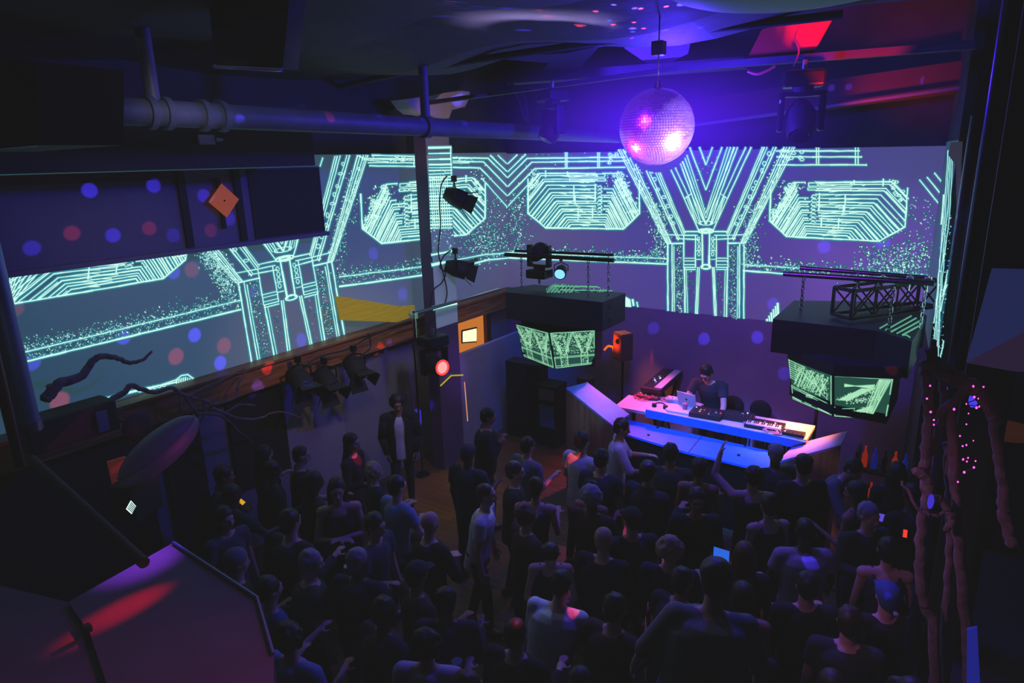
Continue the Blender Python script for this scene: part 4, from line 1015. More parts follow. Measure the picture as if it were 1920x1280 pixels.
driftwood([([(385, 775), (415, 780), (450, 810), (475, 830)], .02, .008), ([(400, 765), (440, 782), (480, 785), (520, 772), (565, 782)], .02, .006), ([(420, 775), (450, 758), (478, 760)], .016, .008)], -6.8, 'thin forked branches hanging in front of the dark wall opening')
# lantern and fixtures under it
q = AX(300, 842, -5.6); e1_ = (AX(372, 782, -5.6)-AX(228, 905, -5.6)); Ra = e1_.to_track_quat('X', 'Z').to_matrix()
t = thing('hanging_lantern', 'dark violet oval fabric lantern hanging below the driftwood', 'lantern', q)
MB().ell(q, (e1_.length/2, .16, .16), Ra, 26, 14).build('shade', mat('violet fabric', (70, 50, 90), .5, emit=(12, 8, 20), nocast=True), t, smooth=True)
MB().tube([q+Ra @ Vector((math.cos(k*PI/12)*e1_.length*.49, -.165*math.sin(k*PI/12)-.0, .05)) for k in range(13)], .006, 6).build('seam_wire', mat('magenta seam', (160, 40, 110), .5), t)
q = AX(258, 800, -6.2)
tag(MB().ell(q, (.03, .14, .14), n=20, m=10).cone(q, q+Vector((-.9, 0, 0)), .012, .012, 8).build('round_hanging_disc', M_black, smooth=True), 'small black disc with a bright rim behind the oval lantern', 'disc')
q = AX(256, 930, -5.75)
t = thing('hanging_flood_light', 'black flood light with a small bright louvred window among the crowd', 'stage light', q)
MB().cbox(q, (.24, .34, .34), .03, Matrix.Rotation(.4, 3, 'Z')).build('housing', M_black, t)
pp = [AX(x, y, -5.26) for x, y in ((245, 938), (254, 948), (246, 963), (236, 954))]
wo = MB().prism(pp, (.01, 0, 0)).build('lit_window', emi('cold white', (205, 240, 235), 1.3), t)
m_ = MB()
for k in range(1, 6):
    t_ = k/6; m_.cone(pp[0].lerp(pp[3], t_)+Vector((.014, 0, 0)), pp[1].lerp(pp[2], t_)+Vector((.014, 0, 0)), .003, .003, 5)
m_.build('louvres', M_black, wo)
tag(MB().prism([AX(x, y, -5.9) for x, y in ((203, 866), (236, 856), (222, 905), (214, 914))], (-.03, 0, 0)).build('red_hanging_flag', mat('red flag', (170, 60, 60), .8, emit=(60, 18, 18), nocast=True)), 'small red lit panel hanging beside the oval lantern', 'panel')
# counter roof at the bottom left
zk = 2.2
t = thing('kiosk', 'big dark red topped bar kiosk filling the corner below the camera', 'kiosk', AZ(330, 1200, 0))
A1 = [AZ(x, y, zk) for x, y in ((128, 1128), (325, 1017), (482, 1120), (512, 1225), (505, 1400), (240, 1400), (168, 1186))]
M_red = mat('burgundy painted board', (112, 72, 88), .75, noise=.1, nscale=4)
MB().prism(A1, (0, 0, -.05)).build('roof_board', M_red, t)
MB().prism([A1[1]-Vector((.0, .0, .05)), A1[2]-Vector((0, 0, .05)), A1[3]-Vector((0, 0, .05)), A1[4]-Vector((0, 0, .05)), A1[5]-Vector((0, 0, .05)), A1[0]-Vector((0, 0, .05))], (0, 0, -.22)).build('fascia', mat('dark fascia', (60, 36, 46), .7), t)
B1 = [AZ(x, y, zk-.03) for x, y in ((-60, 1088), (0, 1097), (130, 1129), (170, 1188), (250, 1400), (-90, 1400))]
MB().prism(B1, (0, 0, -.04)).build('side_board', M_red, t)
cen = sum((p for p in A1), Vector())/len(A1)
MB().prism([(cen+(p-cen)*.86).xy.to_3d() for p in A1], (0, 0, zk-.28)).build('cabinet', M_black, t)
MB().cbox(AZ(163, 1178, zk+.02), (.05, .05, .05), .01).build('hinge', M_black, t)
MB().tube([AZ(325, 1017, zk+.012), AZ(482, 1120, zk+.012), AZ(512, 1225, zk+.012)], .012, 6).build('edge_strip', mat('edge metal', (120, 90, 150), .4, .4), t)
a = AZ(60, 860, 2.9); b_ = AZ(270, 1055, 2.9)
tag(MB().cone(a, b_, .03, .03, 12).build('handrail', mat('red rail', (60, 20, 24), .8), smooth=True), 'dark red handrail slanting down behind the kiosk', 'handrail')

# hanging loudspeakers at the top
f = [AY(x, y, 2.9) for x, y in ((384, -60), (548, -60), (530, 128), (404, 122))]
t = thing('hanging_loudspeaker', 'black loudspeaker hanging from the ceiling above the grey blue pipe', 'speaker', f[2])
MB().prism(f, (0, .12, 0)).build('cabinet', M_black, t)
MB().cone(f[3]+Vector((0, -.01, -.01)), f[2]+Vector((0, -.01, -.01)), .012, .012, 8).build('bottom_edge', M_chrome, t)  # chrome rod added to draw the highlight along the lower edge
f = [AY(x, y, 1.3) for x, y in ((-80, 100), (66, 118), (72, 272), (-80, 285))]
t = thing('hanging_loudspeaker', 'black loudspeaker box cut by the top of the left edge', 'speaker', f[2]); t['label'] = 'black boxy loudspeaker hanging beyond the end of the ceiling pipe'
MB().prism(f, (0, .35, 0)).build('cabinet', M_black, t)
MB().cone(f[3], f[2], .004, .004, 6).build('bottom_edge', M_steel, t)
# dome cut by the top edge, its teal projector light put in as emission
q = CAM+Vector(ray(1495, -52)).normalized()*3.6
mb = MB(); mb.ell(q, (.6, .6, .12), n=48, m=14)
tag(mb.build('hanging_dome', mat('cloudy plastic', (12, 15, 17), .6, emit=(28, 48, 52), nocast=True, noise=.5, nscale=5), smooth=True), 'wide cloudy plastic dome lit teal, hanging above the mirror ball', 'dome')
# drapes on the upper roof catching the blue and red beams
def drape(pts, y0, y1, name, label, colr):
    mb = MB(); n = len(pts); return tag(MB().prism([AY(x, y, y0+(y1-y0)*i/(n-1)) for i, (x, y) in enumerate(pts)], (0, .03, 0)).build(name, mat(label[:20], colr, .9)), label, 'drape')
drape([(905, 108), (1060, 100), (1190, 72), (1300, 62), (1120, 88), (1068, 152), (1000, 150), (1030, 118)], 8.7, 8.7, 'hanging_drape', 'blue lit roof drape beyond the edge of the ceiling cloth', (140, 140, 150))
drape([(1470, 42), (1560, 36), (1520, 108), (1400, 112), (1428, 56)], 7.7, 7.7, 'hanging_drape', 'red lit drape under the roof above the black moving light', (190, 26, 40))  # red of the beam also put into the drape's colour
drape([(1215, 62), (1300, 58), (1290, 100), (1232, 132), (1170, 90)], 8.7, 8.7, 'hanging_drape', 'violet lit strip of drape behind the rod of the mirror ball', (120, 120, 140))
for pts, lab in ((((972, 165), (985, 185), (990, 228)), 'thin dark strut below the roof beam, nearer the cream bracket'), (((955, 148), (975, 190), (985, 222)), 'slanting thin strut beside the blue lit moving light')):
    tag(MB().tube([AY(x, y, 8.2) for x, y in pts], .02, 6).build('hanging_strut', M_beam), lab, 'strut')
cable([AY(x, y, 7.3) for x, y in ((1500, 48), (1490, 70), (1498, 95), (1488, 125))], .008, mat('red lit cable b', (160, 40, 60), .5), 'loose red lit cable above the black moving light')
cable([AY(x, y, 7.3) for x, y in ((1402, 134), (1420, 139), (1440, 132), (1454, 124))], .014, mat('red ribbon', (190, 40, 60), .5), 'short red lit cable hanging under the beam between ball and moving light')

# ------------------------------------------------------------------ right side
def pillar(name, ax, pts, y, th, m, label=None):
    return struct(name, MB().prism([AY(px, py, y) for px, py in pts], (0, th, 0)), m)
M_nav = mat('navy black pillar', (22, 24, 42), .5)
q = AY(1812, 300, 8.3); q2_ = AY(1858, 300, 8.3)
struct('trim_10', MB().box(((q.x+q2_.x)/2, 8.42, 3.8), (q2_.x-q.x, .2, 7.6)), M_nav)
q = AY(1800, 380, 8.2); tag(MB().cone((q.x, 8.2, 0), (q.x, 8.2, 5.2), .02, .02, 10).build('steel_conduit', M_steel, smooth=True), 'thin bright conduit running up the edge of the dark pillar', 'conduit')
q = AY(1862, 200, 5.0); tag(MB().cone((q.x, q.y, 0), (q.x, q.y, 6.0), .035, .035, 18).build('scaffold_pole', mat('blue black tube', (50, 46, 90), .25, .8), smooth=True), 'tall blue black tube with a red glint in front of the pillar', 'pole')
q = AY(1870, 200, 5.4); q2_ = AY(1925, 200, 5.4)
struct('trim_11', MB().box(((q.x+q2_.x)/2+.12, 5.6, 3.8), (.28, .3, 7.6)), M_black)
tag(MB().prism([AY(x, y, 4.9) for x, y in ((1860, 504), (1990, 508), (1990, 585), (1812, 678))], (0, .03, 0)).build('hanging_blue_panel', mat('blue board', (40, 60, 110), .8, emit=(26, 32, 74), nocast=True)), 'dim blue slanted board beside the dark pillar', 'panel')  # light on this board and the purple one put in as emission
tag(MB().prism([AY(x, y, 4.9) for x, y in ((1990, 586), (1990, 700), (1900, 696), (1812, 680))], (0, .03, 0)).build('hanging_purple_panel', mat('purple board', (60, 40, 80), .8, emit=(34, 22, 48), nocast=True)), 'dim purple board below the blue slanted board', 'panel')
# grey cap on the corner of the right wall
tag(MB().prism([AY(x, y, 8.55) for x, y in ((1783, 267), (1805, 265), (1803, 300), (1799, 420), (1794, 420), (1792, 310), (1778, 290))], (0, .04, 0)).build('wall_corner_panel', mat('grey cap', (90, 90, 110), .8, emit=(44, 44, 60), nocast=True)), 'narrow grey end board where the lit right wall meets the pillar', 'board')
# driftwood tree
YT = 4.6
t = thing('driftwood_tree', 'tall sculpture of bare driftwood branches wound with tiny pink lights', 'sculpture', AY(1790, 1000, YT).xy.to_3d())
def br(pts, ra, rb, nm='branch', dy=0):
    pp = spline([AY(x, y, YT+dy) for x, y in pts], 6, .008); n = len(pp)
    MB().tube(pp, [ra+(rb-ra)*i/(n-1) for i in range(n)], 9).build(nm, M_branch, t, smooth=True)
br([(1728, 668), (1762, 690), (1800, 712), (1840, 738), (1875, 790)], .058, .04, 'log')
br([(1732, 678), (1738, 720), (1742, 770), (1738, 830), (1734, 880), (1738, 930), (1728, 990), (1726, 1060), (1732, 1130), (1752, 1180), (1752, 1300)], .03, .035)
br([(1765, 700), (1772, 760), (1760, 800), (1748, 850)], .025, .02, dy=.05)
br([(1720, 880), (1738, 895), (1746, 925), (1770, 945), (1786, 975), (1776, 995)], .035, .02, dy=-.05)
br([(1783, 760), (1788, 850), (1792, 930), (1797, 1010), (1805, 1100), (1814, 1200), (1822, 1320)], .028, .038, dy=.03)
br([(1757, 780), (1790, 750), (1828, 722), (1845, 740)], .02, .03)
br([(1858, 750), (1868, 820), (1880, 900), (1885, 960), (1898, 1020)], .03, .04, dy=.1)
br([(1690, 900), (1725, 955), (1755, 965), (1770, 960)], .01, .012, dy=-.05)
br([(1748, 690), (1752, 640), (1745, 660)], .02, .015, dy=.05)
br([(1775, 830), (1778, 900), (1782, 1000), (1776, 1100), (1770, 1200), (1775, 1300)], .02, .025, dy=.08)
M_pink = emi('pink fairy light', (255, 70, 200), 3.0)
leds = [(1744, 723), (1738, 747), (1745, 772), (1751, 787), (1751, 796), (1789, 767), (1812, 757), (1825, 724), (1844, 725), (1827, 744), (1834, 747), (1831, 764), (1836, 762), (1816, 775), (1812, 795), (1800, 817), (1825, 826), (1805, 836), (1812, 834), (1806, 861), (1815, 858), (1813, 865), (1829, 864), (1826, 876), (1808, 885), (1796, 903)]
G = 'pink fairy lights wound round the driftwood tree'
wp = sorted(leds, key=lambda p: (p[0] > 1770, p[1]))
tag(MB().tube(spline([AY(x, y, YT-.1) for x, y in wp], 3), .003, 5).build('string_light_cord', M_cab), 'thin cord of the fairy lights between the driftwood branches', 'cord')
for x, y in leds:
    q = AY(x, y, YT-.1); s0 = rnd.uniform(.0035, .0065)
    tag(MB().ell(q, (s0, s0, s0*1.3), n=8, m=6).build('fairy_light_bulb', M_pink, smooth=True), 'tiny pink fairy light bulb on the driftwood tree', 'fairy light', G)
for (x, y, c_, s0) in ((1740, 700, (80, 60, 255), .02), (1770, 732, (70, 50, 230), .02), (1825, 750, (60, 60, 240), .025)):
    q = AY(x, y, YT+.2); tag(MB().ell(q, (s0, s0, s0*2), n=10, m=8).build('blue_hanging_bulb', emi('deep blue bulb', (70, 60, 235), 1.0), smooth=True), 'deep blue glass bulb tied among the driftwood branches', 'bulb', 'blue bulbs in the driftwood tree')
# bar counter with small lit things
x0b = .28
t = thing('bar_counter', 'dark bar counter at the foot of the driftwood tree', 'bar', (x0b+.3, 6.3, 0))
MB().cbox((x0b+.35, 6.1, 1.08), (.7, 2.4, .06), .01).build('countertop', M_black, t)
MB().box((x0b+.38, 6.1, .52), (.58, 2.3, 1.05)).build('front', mat('dark bar front', (40, 30, 34), .6), t)
q = AZ(1697, 997, 1.18)
def litbox(name, label, cat, px, py, z, size, m, em, group=None):
    q = AZ(px, py, z); t = thing(name, label, cat, q, group)
    MB().cbox(q, size, .006).build('casing', m, t)
    MB().box(q+Vector((0, -size[1]/2-.004, 0)), (size[0]*.7, .006, size[2]*.55)).build('display', em, t); return t
# shelf stand with bottles at the back end of the bar
q = AY(1668, 900, 7.9)
t = thing('drinks_shelf', 'dark shelf stand beyond the dancers with red and blue lit bottles', 'shelf', (q.x+.1, 8.0, 0))
for z_ in (.5, .95, 1.38): MB().cbox((q.x+.1, 8.05, z_), (.9, .26, .03), .005).build('board', M_black, t)
for sx in (-.45, .45): MB().box((q.x+.1+sx, 8.05, .8), (.03, .26, 1.6)).build('upright', M_black, t)
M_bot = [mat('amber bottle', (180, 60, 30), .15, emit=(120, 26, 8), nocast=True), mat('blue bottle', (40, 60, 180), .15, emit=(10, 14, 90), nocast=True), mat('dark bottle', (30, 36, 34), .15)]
for k in range(16):
    bx_ = q.x-.28+(k % 8)*.1; z_ = 1.398 if k < 8 else .968
    mbb = MB(); c = Vector((bx_, 8.03, z_)); mbb.cone(c, c+Vector((0, 0, .15)), .03, .03, 12).cone(c+Vector((0, 0, .15)), c+Vector((0, 0, .19)), .03, .012, 12).cone(c+Vector((0, 0, .19)), c+Vector((0, 0, .25)), .012, .012, 10)
    ci = (k*7) % 3; lab = ('amber', 'blue', 'dark')[ci]
    tag(mbb.build('bottle', M_bot[ci], smooth=True), '%s glass bottle on the %s board of the drinks shelf' % (lab, 'top' if k < 8 else 'lower'), 'bottle', '%s bottles on the %s board' % (lab, 'top' if k < 8 else 'lower'))
q = AY(1890, 808, 7.9)
t = thing('bar_stool', 'round brown leather stool catching orange light beyond the tree', 'stool', (q.x, q.y, 0))
MB().ell((q.x, q.y, q.z), (.24, .2, .09), n=24, m=12).build('seat', mat('brown leather', (100, 50, 30), .5, emit=(44, 18, 8), nocast=True), t, smooth=True)  # orange light on the seat put in as emission
MB().cone((q.x, q.y, 0), (q.x, q.y, q.z-.05), .03, .03, 12).build('post', M_blackmetal, t); MB().cone((q.x, q.y, 0), (q.x, q.y, .03), .2, .18, 20).build('base', M_blackmetal, t)
# dark case on the ledge at the left
q = AX(128, 795, -6.6)
t = thing('equipment_case_mount', 'black equipment case with a pale socket plate at the foot of the branch', 'case', q)
MB().cbox(q, (.3, .75, .3), .03).build('case', M_black, t); MB().cbox(AX(192, 790, -6.44), (.02, .1, .2), .01).build('socket_plate', M_grey, t)

# glowing yellow strip on the column; door gap light as a glowing tube
tp_ = [AX(x, y, cx1+.012) for x, y in ((846, 704), (868, 703))]
tag(MB().tube([AX(826, 723, cx1+.05), AX(845, 705, cx1+.03)]+tp_, .012, 5).build('yellow_strip_mount', emi('yellow glowing strip', (190, 180, 40), .8)), 'thin yellow lit strip bent across the violet lower column', 'strip')
tag(MB().tube([AX(871, 716, cx1+.02), AX(877, 789, cx1+.02)], .009, 5).build('lit_gap_mount', emi('peach gap', (225, 150, 105), .9)), 'thin peach coloured line of light down the bar side of the column', 'strip')
q = AY(1745, 940, 4.5)
tag(MB().ell(q, (.018, .016, .05), n=14, m=10).build('blue_hanging_bulb', emi('violet bulb', (62, 44, 200), 1.0), smooth=True), 'larger violet blue lit glass at the bend of the driftwood', 'bulb')
tag(MB().prism([AY(x, y, 4.3) for x, y in ((1813, 1180), (1832, 1176), (1838, 1290), (1812, 1290))], (0, .02, 0)).build('blue_hanging_strip', mat('blue strip', (20, 30, 90), .6, emit=(20, 26, 120), nocast=True)), 'upright blue lit strip at the foot of the driftwood tree', 'strip')  # plate added for a blue light, which is its own emission
# ------------------------------------------------------------------ people
def remesh(mb, vox, name, smooth_it=2):
    me = mb.mesh(name+'_raw'); ob = bpy.data.objects.new(name+'_raw', me); C.objects.link(ob)
    md = ob.modifiers.new('r', 'REMESH'); md.mode = 'VOXEL'; md.voxel_size = vox; md.use_smooth_shade = True
    if smooth_it:
        sm = ob.modifiers.new('s', 'SMOOTH'); sm.factor = .5; sm.iterations = smooth_it
    dg = bpy.context.evaluated_depsgraph_get(); ev = ob.evaluated_get(dg)
    out = bpy.data.meshes.new_from_object(ev); out.name = name
    bpy.data.objects.remove(ob); bpy.data.meshes.remove(me)
    out.polygons.foreach_set('use_smooth', [True]*len(out.polygons))
    return out
V = Vector
def limbframe(d, ref):
    d = d.normalized(); x = ref-d*ref.dot(d)
    if x.length < 1e-3: x = d.orthogonal()
    x.normalize(); return x, d.cross(x)
def hand(mb, w, d, ref, side, curl=.35, grip=0.0, s=1.0):
    """palm, four unequal bent fingers and a thumb off the side; d = pointing direction, ref = palm normal"""
    d = d.normalized(); nrm = (ref-d*ref.dot(d)).normalized(); lat = d.cross(nrm)*side
    R = Matrix((lat, nrm, d)).transposed()
    mb.ell(w+d*.045*s, (.04*s, .017*s, .05*s), R, 12, 8)
    cu = curl+grip*1.1
    for i, (off, ln) in enumerate(((-.03, .062), (-.01, .075), (.011, .07), (.03, .052))):
        p = w+d*.085*s+lat*off*s; a = cu*.5
        dirs = []
        for k in range(3):
            dd = d*math.cos(a)+nrm*math.sin(a)+lat*off*.8; dd.normalize(); dirs.append(dd); a += cu
        r = .0095*s
        for k, f_ in enumerate((.42, .32, .26)):
            q = p+dirs[k]*ln*f_*s*1.15; mb.cap(p, q, r, r*.92, 7); p = q; r *= .92
    p = w+d*.03*s-lat*.03*s; t1 = (d*.6-lat*.8+nrm*.25).normalized(); t2 = (d*.95-lat*.25+nrm*(.3+grip)).normalized()
    q = p+t1*.036*s; mb.cap(p, q, .013*s, .011*s, 7); mb.cap(q, q+t2*.034*s, .011*s, .009*s, 7)
def build_person(pose, vox=.013):
    """meshes of one figure: feet at the origin, facing +Y"""
    g = pose.get
    lean = math.radians(g('lean', 3)); sl = math.radians(g('side', 0)); fem = g('fem', 0)
    tw = math.radians(g('twist', 0))
    sp = V((math.sin(sl), math.sin(lean), math.cos(lean)*math.cos(sl))).normalized()
    cx = (V((math.cos(tw), -math.sin(tw), 0))); cx = (cx-sp*cx.dot(sp)).normalized(); cy = sp.cross(cx)
    px_ = V((1, 0, 0)); py_ = V((0, 1, 0))
    hipz = g('hipz', .93); pel = V((0, -.05*math.sin(lean)*2, hipz))
    sw = .17 if fem else .19
    neck = pel+sp*.53
    hy, hp = math.radians(g('hyaw', 0)), math.radians(g('hpitch', 8))
    Hd = Matrix.Rotation(-hy, 3, 'Z') @ Matrix.Rotation(-hp, 3, 'X')          # head axes
    hx, hf, hu = Hd @ V((1, 0, 0)), Hd @ V((0, 1, 0)), Hd @ V((0, 0, 1))
    hd = neck+(sp*.4+hu*.6).normalized()*.165
    b = MB(); sh = MB(); tr = MB(); hr = MB(); so = MB()
    # head
    RH = Matrix((hx, hf, hu)).transposed()
    b.ell(hd+hu*.025-hf*.008, (.075, .094, .092), RH, 18, 12)
    b.ell(hd-hu*.035+hf*.018, (.058, .07, .075), RH, 16, 10)
    b.ell(hd-hu*.088+hf*.045, (.032, .03, .022), RH, 10, 6)                   # chin
    b.cone(hd+hf*.088+hu*.012, hd+hf*.112-hu*.028, .007, .015, 8); b.ell(hd+hf*.105-hu*.03, (.016, .012, .01), RH, 8, 6)
    b.ell(hd+hf*.083+hu*.03, (.05, .014, .012), RH, 10, 6)                     # brow
    b.ell(hd+hf*.088-hu*.058, (.026, .012, .012), RH, 10, 6)                  # lips
    for sx in (-1, 1):
        b.ell(hd+hx*sx*.076-hf*.01, (.011, .019, .03), RH, 8, 6)
        b.ell(hd+hx*sx*.038+hf*.062-hu*.02, (.024, .02, .02), RH, 8, 6)      # cheek
    b.cap(neck-sp*.05, hd-hu*.04, .056 if not fem else .048, .052 if not fem else .045, 12)
    # torso
    prof = [(-.09, .155, .115), (0, .162, .118), (.1, .145, .108), (.2, .148, .108), (.32, .163, .118), (.42, .165, .112), (.48, .12, .088), (.52, .06, .06)]
    if fem: prof = [(-.09, .165, .125), (0, .16, .12), (.1, .13, .1), (.2, .128, .1), (.32, .145, .12), (.42, .148, .1), (.48, .105, .08), (.52, .052, .055)]
    if g('big'): prof = [(a, w*1.14, d_*1.25) for a, w, d_ in prof]
    def sect(a, w, d_):
        k = max(0, min(1, a/.4)); ux = (px_*(1-k)+cx*k).normalized(); uy = (py_*(1-k)+cy*k).normalized()
        return (pel+sp*a, ux, uy, w, d_)
    b.rings([sect(a, w-.008, d_-.008) for a, w, d_ in prof])
    shl = {s_: neck-sp*.055+cx*(s_*sw) for s_ in (-1, 1)}
    for s_ in (-1, 1):
        b.cap(neck-sp*.045+cx*(s_*.05), shl[s_], .055, .055, 10)
        if fem: b.ell(pel+sp*.34+cx*s_*.07+cy*.09, (.055, .055, .055))
    sleeve = g('sleeve', 'short'); loose = g('loose', .012)
    top = -.12 if g('hem', 0) == 0 else -.12
    sp2 = [( -.13, .172, .13)]+[(a, w+loose, d_+loose) for a, w, d_ in prof if a > -.09]
    sp2[-1] = (.505, .082, .075)
    if sleeve == 'tank': sp2 = sp2[:-2]+[(.44, .12, .1)]
    sh.rings([sect(*q) for q in sp2])
    if fem:
        for s_ in (-1, 1): sh.ell(pel+sp*.34+cx*s_*.07+cy*.092, (.062, .06, .06))
    if sleeve == 'tank':
        for s_ in (-1, 1): sh.tube([pel+sp*.42+cx*s_*.1+cy*.09, neck-sp*.0+cx*s_*.1, pel+sp*.42+cx*s_*.1-cy*.09], .02, 8)
    else:
        for s_ in (-1, 1): sh.cap(neck-sp*.055+cx*(s_*.06), shl[s_]-sp*.005, .062, .068, 12)
    if g('hood'): sh.ell(neck-cy*.09-sp*.02, (.11, .07, .07), None, 14, 8)
    if g('collar'): sh.cone(neck-sp*.03, neck+sp*.025, .08, .068, 14)
    arms = {-1: g('L', ((-.15, .05, -1), (-.05, .35, -1))), 1: g('R', ((.15, .05, -1), (.05, .35, -1)))}
    hands_at = {}
    for s_ in (-1, 1):
        u, f_ = [V(q).normalized() for q in arms[s_]]
        r0 = .052 if not fem else .042
        e = shl[s_]+u*.29; w = e+f_*.25
        b.cap(shl[s_], e, r0, r0*.78, 12); b.cap(e, w, r0*.78, r0*.52, 12)
        ref = V((0, 0, -1)) if abs(f_.z) < .75 else V((-s_, 0, 0))
        if g('palmup') : ref = -ref
        hand(b, w-f_*.005, f_, ref, s_ if abs(f_.z) < .75 else -s_, g('curl', .4), g('grip', 0))
        hands_at[s_] = w+f_*.08
        if sleeve == 'short': sh.cone(shl[s_]-u*.01, shl[s_]+u*.17, r0+.018, r0+.017, 14)
        elif sleeve == 'long':
            sh.cap(shl[s_], e, r0+.017, r0*.8+.017, 12); sh.ell(e, r0*.8+.017); sh.cone(e, w-f_*.012, r0*.8+.017, r0*.55+.017, 14)
        elif sleeve == 'half':
            sh.cap(shl[s_], e, r0+.017, r0*.8+.015, 12); sh.cone(e, e+f_*.05, r0*.8+.015, r0*.8+.013, 14)
    # legs
    stp = g('step', .06); st = g('stance', .1); bend = g('bend', .02)
    for s_ in (-1, 1):
        hip = pel+px_*(s_*.088)-V((0, 0, .03)); ank = V((s_*st, s_*stp-.02, .085))
        kn = (hip+ank)/2+V((s_*.01, bend+.025, .02))
        b.cap(hip, kn, .082, .055, 12); b.cap(kn, ank, .055, .036, 12); b.cap(ank, ank+V((0, .11, -.045)), .035, .03, 8)
        lr = .016
        tr.cap(hip, kn, .092+g('wide', 0), .064+g('wide', 0), 14); tr.ell(kn, .064+g('wide', 0)); tr.cone(kn, ank+V((0, 0, .02)), .064+g('wide', 0), .05+g('wide', 0), 14)
        so.rings([(ank+V((0, -.045, -.082+.0)), px_, py_, .042, .05), (ank+V((0, -.045, -.04)), px_, py_, .042, .05), (ank+V((0, -.01, .0)), px_, py_, .042, .052)])
        so.ell(ank+V((0, .045, -.045)), (.046, .125, .038))
    tr.rings([(pel+V((0, 0, -.1)), px_, py_, .168, .125), (pel+V((0, 0, -.02)), px_, py_, .17, .126), (pel+V((0, 0, .07)), px_, py_, .158, .118)])
    if g('skirt'): tr.rings([(pel+V((0, 0, -.45)), px_, py_, .25, .2), (pel+V((0, 0, -.1)), px_, py_, .18, .135), (pel+V((0, 0, .08)), px_, py_, .15, .11)])
    # hair
    hs = g('hair', 'short'); rg = random.Random(g('seed', 1))
    if hs != 'bald':
        k = 1.09 if hs != 'buzz' else 1.035
        hr.ell(hd+hu*.037-hf*.02, (.078*k, .092*k, .088*k), RH, 18, 12)
        hr.ell(hd+hu*.0-hf*.045, (.07*k, .06*k, .085*k), RH, 14, 10)
        if hs == 'short':
            for _ in range(26):
                a = rg.uniform(0, 2*PI); e_ = rg.uniform(.1, 1.2); n_ = hx*math.cos(a)*math.cos(e_)+hf*(math.sin(a)*math.cos(e_)*.9-.15)+hu*(math.sin(e_))
                hr.ell(hd+hu*.035-hf*.015+V((n_.x*.078, n_.y*.078, n_.z*.085)), rg.uniform(.016, .026), n=8, m=5)
        if hs == 'curly':
            for _ in range(90):
                a = rg.uniform(0, 2*PI); e_ = rg.uniform(-.5, 1.4); n_ = hx*math.cos(a)*math.cos(e_)+hf*(math.sin(a)*math.cos(e_)*.75-.35)+hu*(math.sin(e_))
                hr.ell(hd+hu*.02+n_*.1, rg.uniform(.022, .034), n=8, m=5)
        if hs in ('long', 'longwave'):
            bk = -hf
            for i in range(13):
                a = -1.25+2.5*i/12; o_ = (bk*math.cos(a)+hx*math.sin(a))*.074
                p0 = hd+hu*.03+o_; ll = .24+.03*rg.random(); wv = .02 if hs == 'longwave' else .006
                pts = [p0, p0-hu*.07+o_*.12, neck+V((o_.x*1.15, o_.y*1.15, .03)), neck-sp*(ll-.1)+o_*1.2+bk*.045]
                sp_ = spline(pts, 4, wv*.5, rg); hr.tube(sp_, [.026]*(len(sp_)-3)+[.022, .018, .01], 7)
        if hs == 'bun': hr.ell(hd+hu*.1-hf*.07, .045, n=12, m=8)
        if hs == 'pony':
            pp = spline([hd+hu*.05-hf*.09, hd-hf*.14+hu*.02, hd-hf*.13-hu*.1, hd-hf*.1-hu*.2], 4); hr.tube(pp, [.022, .028, .03, .03, .032, .032, .03, .03, .028, .024, .02, .014, .008][:len(pp)], 8)
        if hs == 'cap':
            hr.ell(hd+hu*.055-hf*.005, (.088, .105, .07), RH, 18, 10); hr.prism([hd+hu*.045+hf*.07-hx*.07, hd+hu*.04+hf*.17-hx*.045, hd+hu*.04+hf*.17+hx*.045, hd+hu*.045+hf*.07+hx*.07], hu*.012)
        if hs == 'beanie':
            hr.ell(hd+hu*.06-hf*.012, (.088, .102, .085), RH, 18, 10)
    res = {'body': remesh(b, vox, 'body'), 'shirt': remesh(sh, vox*1.1, 'shirt'), 'trousers': remesh(tr, vox*1.3, 'trousers'), 'shoes': remesh(so, .014, 'shoes')}
    if hs != 'bald': res['hair'] = remesh(hr, vox, 'hair', 1 if hs in ('curly', 'long', 'longwave') else 2)
    fc = MB(); ey = []
    for sx in (-1, 1):
        fc.ell(hd+hx*sx*.031+hf*.0805+hu*.012, (.013, .008, .007), RH, 10, 6)
    res['eyes'] = fc.mesh('eyes', smooth=True)
    mo = MB(); mo.ell(hd+hf*.0965-hu*.058, (.02, .005, .004), RH, 10, 6); res['mouth'] = mo.mesh('mouth', smooth=True)
    res['_hands'] = hands_at; res['_head'] = hd; res['_neck'] = neck
    return res
SK = {'fair': mat('fair skin', (205, 160, 140), .5), 'tan': mat('tan skin', (165, 115, 90), .5), 'dark': mat('dark skin', (88, 56, 44), .45)}
HRC = {'black': mat('black hair', (14, 12, 13), .5), 'brown': mat('brown hair', (44, 29, 22), .5), 'blond': mat('blond hair', (175, 145, 105), .5), 'grey': mat('grey hair', (140, 138, 140), .6), 'red': mat('auburn hair', (96, 44, 30), .5)}
CL = {'black': (20, 20, 24), 'charcoal': (38, 40, 48), 'navy': (26, 32, 56), 'white': (205, 205, 212), 'pale blue': (120, 140, 180), 'blue': (50, 70, 130), 'grey': (110, 112, 122), 'lilac': (150, 135, 165), 'maroon': (70, 28, 36), 'green': (40, 56, 44), 'brown': (66, 48, 40), 'striped white': (185, 180, 200), 'floral': (70, 66, 84)}
def clm(c):
    m_ = mat(c+' cloth', CL[c], .85, noise=.55 if c in ('floral',) else .12, nscale=38 if c == 'floral' else 9)
    return m_
M_jean = mat('dark denim', (26, 30, 44), .85); M_shoe = mat('dark shoes', (22, 22, 24), .5)
M_eye = mat('eye', (30, 24, 24), .2); M_lip = mat('lips', (120, 60, 60), .5)
cache = {}
